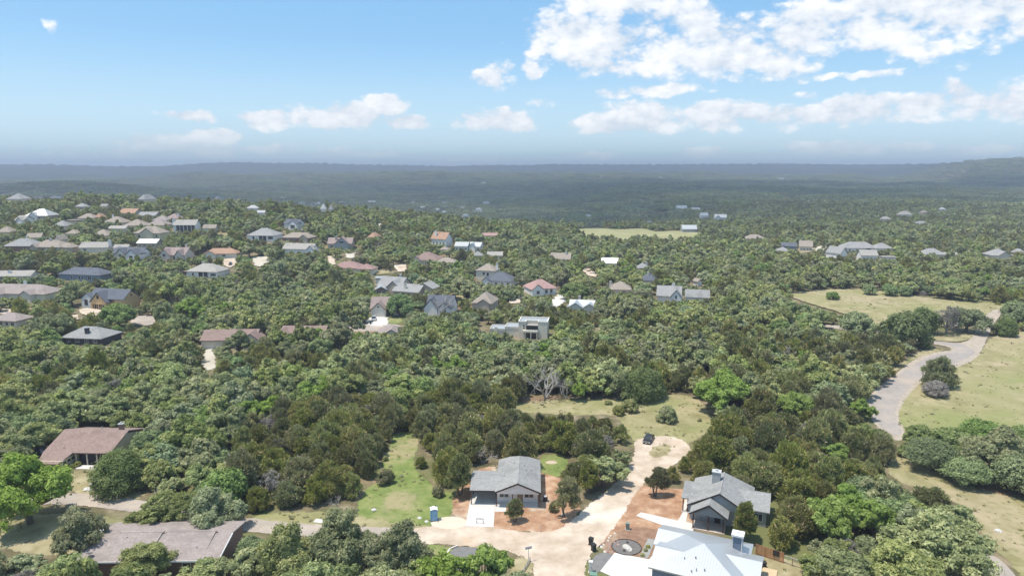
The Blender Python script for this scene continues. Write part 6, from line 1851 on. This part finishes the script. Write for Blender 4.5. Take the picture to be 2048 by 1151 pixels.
for k in range(26):         # rough red stones in the mulch corner
    c = at(1212 + 34 * rng.random(), 1078 + 26 * rng.random())
    o = rock('rubble_stone', random.uniform(.12, .32), (1, 1.2, .7), (.36, .25, .21), None, 50 + k)
    o.location = c
    tag(o, 'reddish rubble stone in the corner of the brown mulch bed', 'stone', 'rubble in the brown mulch')
for (sx, sy, r, lb) in ((178, 979, .85, 'grey white boulder lying by the left street, bigger one of two'), (173, 977, .5, 'small grey boulder left of the bigger one by the left street'), (748, 1019, .45, 'pale flat stone in the middle of the grassy lot'),
                        (839, 1035, .35, 'white stone on the grassy lot left of the portable toilet'), (853, 1042, .35, 'low white stone just left of the portable toilet'), (1996, 1061, .55, 'white boulder in the road meadow at the lower right'), (1127, 1028, .35, 'white bucket sized stone under the leaning juniper')):
    c = at(sx, sy)
    o = rock('boulder', r, (1.2, 1, .6), (.60, .58, .55), None, int(sx))
    o.location = c
    tag(o, lb, 'boulder')
p = at(185, 979)
o = empty('mailbox', p, R(10), 'grey stone mailbox pillar behind the boulders by the left street', 'mailbox')
MB().box(-.35, .35, -.3, .3, 0, 1.25).build('pillar', WM['stone'], o)
MB().box(-.4, .4, -.35, .35, 1.252, 1.34).build('cap', METAL, o)
MB().box(-.2, .2, -.32, -.302, .75, 1.05).build('letter_flap', TRIM_D, o)
# slabs and debris by the grassy lot
p = at(641, 1042)
o = MB().box(-1.1, 1.1, -.6, .6, 0, .12).build('concrete_slab', M['concrete'])
o.location, o.rotation_euler = p, (0, 0, R(-12))
tag(o, 'flat pale concrete slab at the road edge left of the grey pedestal', 'slab')
# sand colored plaster piles by the driveway
# gravel mound
for (sx, sy, w_, lb, c, m_) in ((900, 1045, 2.4, 'low heap of pale sand at the left side of the concrete driveway', (.66, .56, .45), None), (1103, 924, .9, 'round bare patch of sandy soil on the green side lawn', (.55, .44, .34), None)):
    p = at(sx, sy)
    o = MB().lathe([(1.0, -.02), (.8, .08), (.45, .16), (.1, .2)], 14).build('sand_heap', surf('sand', [(.3, tuple(x * .9 for x in c)), (.7, c)], 1.5, 6.0, 1.0, .02))
    o.location, o.scale = p, (w_ * 1.5, w_, 1)
    tag(o, lb, 'sand heap')

# posts, rails and poles
def post(label, px, py, h, r=.07, m=None, nm='post', cat='post', arm=None):
    p = at(px, py)
    if arm:
        o = empty(nm, p, R(20), label, cat)
        MB().tube((0, 0, -.2), (0, 0, h), r, r * .8, 7).build('pole', m or WOODP, o)
        for z in arm:
            MB().box(-.55, .55, -.05, .05, z - .12, z + .05).build('crossbar', m or WOODP, o)
    else:
        o = MB().tube((0, 0, -.2), (0, 0, h), r, r * .85, 7).build(nm, m or WOODP)
        o.location = p
        tag(o, label, cat)
post('thin street sign post with crossed name blades at the corner lawn', 1057, 1122, 2.6, .05, METAL, 'street_sign', 'street sign', (2.5, 2.25))
post('dark gate post at the end of the asphalt drive, left one', 262, 1054, 1.7, .1, TRIM_D)
post('reddish gate post with a lamp top beside the asphalt drive', 271, 1053, 2.0, .13, WM['brick'])
post('wooden bird house post behind the middle of the long taupe roof', 318, 1058, 1.9, .1, WM['brick'])
post('survey stake on the red soil right of the porch', 1097, 1040, 1.3, .05, WM['cream'])
post('survey stake on the red soil beside the gravel road', 1081, 1062, 1.2, .05, WM['cream'])
post('slim pale utility pole among the trees by the side road', 1776, 676, 6.0, .12, M['bark_pale'], 'utility_pole', 'utility pole')
def rails():
    p0, p1 = at(1046, 1146), at(1060, 1122)
    o = empty('rail_fence', p0, 0, 'short pale log rail fence curving round the corner lawn', 'fence')
    d = p1 - p0
    for k in range(4):
        q = d * (k / 3)
        MB().tube((q.x, q.y, -.1), (q.x, q.y, .75), .08, .07, 6).build('fence_post', M['bark_pale'], o)
        if k < 3:
            e = d * ((k + 1) / 3)
            for z in (.35, .62):
                MB().tube((q.x, q.y, z), (e.x, e.y, z), .05, .05, 6).build('rail', M['bark_pale'], o)
rails()
def board_fence():
    a, b = at(1512, 1107), at(1566, 1125)
    o = empty('board_fence', a, math.atan2(b.y - a.y, b.x - a.x), 'orange brown horizontal board fence at the right of the white roofed house', 'fence')
    L = (b - a).length
    m = flat('cedar_boards', (.42, .20, .10), .85, .18, 3.0)
    n = 3
    bm1 = MB().box(.07, L / n - .07, -.02, .02, 0, .2).mesh('board', m)
    for k in range(n + 1):
        MB().box(k * L / n - .07, k * L / n + .07, -.07, .07, -.1, 1.75).build('fence_post', m, o)
        if k < n:
            for j in range(6):
                s_ = bpy.data.objects.new('board', bm1)
                link(s_, o)
                s_.location = (k * L / n, 0, .12 + j * .28)
    dr = MB().box(L * .62, L * .62 + .95, -.14, -.08, .75, 1.75).build('dark_cloth', TRIM_D, o)
    c = at(1640, 1150)
    w = empty('wire_fence', b, math.atan2(c.y - b.y, c.x - b.x), 'thin pale rail and wire fence running right from the board fence', 'fence')
    L2 = (c - b).length
    MB().box(.1, L2, -.05, .05, 1.25, 1.37).build('top_rail', M['bark_pale'], w)
    for k in range(1, 5):
        MB().box(k * L2 / 4 - .05, k * L2 / 4 + .05, -.049, .049, -.1, 1.249).build('fence_post', WM['brick'], w)
    for z in (.35, .7, 1.0):
        MB().tube((.1, 0, z), (L2, 0, z), .008, .008, 4).build('wire', METAL, w)
board_fence()
p = at(1538, 1150)
o = empty('wooden_deck', p, R(-25), 'small light wooden deck at the bottom edge beside the white roofed house', 'deck')
for k in range(8):
    MB().box(-1.0 + k * .26, -1.0 + k * .26 + .23, -1.6, 1.6, .22, .27).build('plank', WM['lumber'], o)
MB().box(-1.02, 1.05, -1.5, 1.5, 0, .218).build('deck_frame', WM['lumber'], o)
# white kerb of the drive stub on the near side of the street
kb = [at(*c) for c in ((898, 1120), (893, 1108), (900, 1097), (915, 1091))]
o = MB()
for q, w_ in zip(kb, kb[1:]):
    d = (w_ - q).normalized() * .02
    n_ = Vector((-d.y, d.x, 0)) * 6
    o.prism([tuple(q - n_), tuple(w_ - n_), tuple(w_ + n_), tuple(q + n_)], (0, 0, .15))
o.build('kerb', M['concrete'])['kind'] = 'structure'
# blue dumpster, camper
p = at(229, 627)
o = empty('dumpster', p, R(10), 'blue open topped dumpster in front of the sheathed house', 'dumpster')
m = flat('blue_steel', (.03, .10, .30), .5)
MB().box(-3.2, 3.2, -1.1, -1.0, .2, 1.9).box(-3.2, 3.2, 1.0, 1.1, .2, 1.9).box(-3.2, -3.1, -1.0, 1.0, .2, 1.9).box(3.1, 3.2, -1.0, 1.0, .2, 1.9).box(-3.1, 3.1, -1.0, 1.0, .2, .3).build('body', m, o)
for k in range(7):
    MB().box(-3.0 + k - .06, -3.0 + k + .06, -1.2, -1.102, .2, 1.85).build('rib', m, o)
MB().box(-3.0, 3.0, -.9, .9, .3, 1.6).build('rubble', WM['wrap'], o)
p = at(1282, 605)
o = empty('camper_trailer', p, R(-20), 'white camper trailer parked in the trees left of the large grey house', 'trailer')
MB().box(-2.6, 2.6, -1.2, 1.2, .5, 3.0).build('body', WM['white'], o, bevel=.2)
for xx in (-1.5, .8):
    window(o, xx, -1.2, 1.6, .9, .7, 'front', TRIM_D, 1)
tyr = MB().lathe([(.1, -.12), (.36, -.12), (.36, .12), (.1, .12)], 12).mesh('wheel', RUBBER)
for xx in (-.4, .4):
    w_ = bpy.data.objects.new('wheel', tyr)
    link(w_, o)
    w_.location, w_.rotation_euler = (xx, -1.08, .36), (math.pi / 2, 0, 0)
MB().tube((2.6, 0, .55), (3.8, 0, .5), .08, .06, 5).build('tow_bar', TRIM_D, o)
sight(frame_of(o), -2.6, 2.6, -1.2, 1.2, .8, 3.0)
# lattice mast on the far slope
p = at(2013, 366)
o = empty('radio_mast', p, 0, 'thin lattice radio mast on the far slope at the right edge', 'mast')
hm = 46.0 * proj(p.x, p.y, p.z)[2] / F
mb = MB()
for k in range(3):
    a = 2.094 * k
    mb.tube((2.4 * math.cos(a), 2.4 * math.sin(a), 0), (1.0 * math.cos(a), 1.0 * math.sin(a), hm), .5, .35, 4)
mb.build('legs', METAL, o)
br = MB()
for k in range(18):
    z0, z1 = hm * k / 18, hm * (k + 1) / 18
    r0, r1 = 2.4 - 1.4 * k / 18, 2.4 - 1.4 * (k + 1) / 18
    for j in range(3):
        a, b = 2.094 * j, 2.094 * (j + 1)
        br.tube((r0 * math.cos(a), r0 * math.sin(a), z0), (r1 * math.cos(b), r1 * math.sin(b), z1), .22, .22, 3)
br.build('bracing', METAL, o)['kind'] = 'stuff'
for (sx, sy, k) in ((1741, 611, 1), (1737, 614, 2), (1770, 600, 3), (1996, 611, 4)):
    c = at(sx, sy)
    put_tree('shrub', c.x, c.y, (.9, .7, .8, 1.4)[k - 1], .8, 'mid', k, k, ('dark little bush on the upper meadow, upper one of a touching pair', 'dark little bush on the upper meadow, lower one of a touching pair', 'little bush before the small oaks of the upper meadow', 'low round bush at the right end of the upper meadow')[k - 1])
for (sx, sy, r) in ((143, 936, .8), (156, 931, .9)):
    c = at(sx, sy)
    put_tree('shrub', c.x, c.y, r, .8, 'hi', int(sx), 0, 'round dark shrub at the porch of the brown roofed house, ' + ('left one' if sx < 150 else 'right one'))
# ------------------------------------------------------------------ the summer haze over the whole valley
m, t = newmat('haze')
vol = t.n('ShaderNodeVolumePrincipled', {'Color': (0.73, 0.81, 1.0, 1), 'Density': HAZE, 'Anisotropy': 0.0})
t.t.links.new(vol.outputs[0], t.out.inputs['Volume'])
hz = MB().box(-8900, 8900, -8900, 8900, -120, 150).build('haze', m)
hz['kind'] = 'stuff'

# ------------------------------------------------------------------ a broken deck of cloud over the far valley, added unseen above the frame to shade it
m, t = newmat('cloud')
tcx = t.n('ShaderNodeTexCoord').outputs['Object']
nz = t.noise(tcx, 0.0011, 4.0, 0.55)
ed = t.n('ShaderNodeAttribute', attribute_name='sd').outputs['Fac']
op = t.math('MULTIPLY', ed, t.math('MULTIPLY_ADD', t.smooth(nz, 0.36, 0.62), 0.35, 0.62))
df = t.n('ShaderNodeBsdfDiffuse', {'Color': (.88, .89, .90, 1)})
tl = t.n('ShaderNodeBsdfTranslucent', {'Color': (.88, .89, .90, 1)})
wc = t.n('ShaderNodeMixShader', {0: .22, 1: df.outputs[0], 2: tl.outputs[0]})
tr = t.n('ShaderNodeBsdfTransparent')
t.t.links.new(t.n('ShaderNodeMixShader', {0: op, 1: tr.outputs[0], 2: wc.outputs[0]}).outputs[0], t.out.inputs[0])
gx_, gy_ = np.meshgrid(np.linspace(-5200, 5200, 105), np.linspace(100, 5600, 84))
D_c = np.hypot(gx_, gy_)
zz_ = 1500 + 60 * wavy(gx_, gy_, 260, 1.7) + 35 * wavy(gx_, gy_, 90, .6)
front = 430 + .30 * np.maximum(gx_ - 200, 0) + .20 * np.maximum(-gx_ - 150, 0) + 120 * wavy(gx_, gy_, 300, .4)
edge_ = sst(0, 850, gy_ - front) * sst(4500, 3400, D_c) * sst(5200, 4400, np.abs(gx_))
i4 = np.arange(gx_.size).reshape(gx_.shape)
fc = np.stack([i4[:-1, :-1], i4[:-1, 1:], i4[1:, 1:], i4[1:, :-1]], -1).reshape(-1, 4)
cl = link(bpy.data.objects.new('clouds', mesh_np('clouds', np.stack([gx_ - 450, gy_ - 60, zz_], -1).reshape(-1, 3), fc, [m], smooth=True, attrs={'sd': edge_.ravel()})))
cl['kind'] = 'stuff'
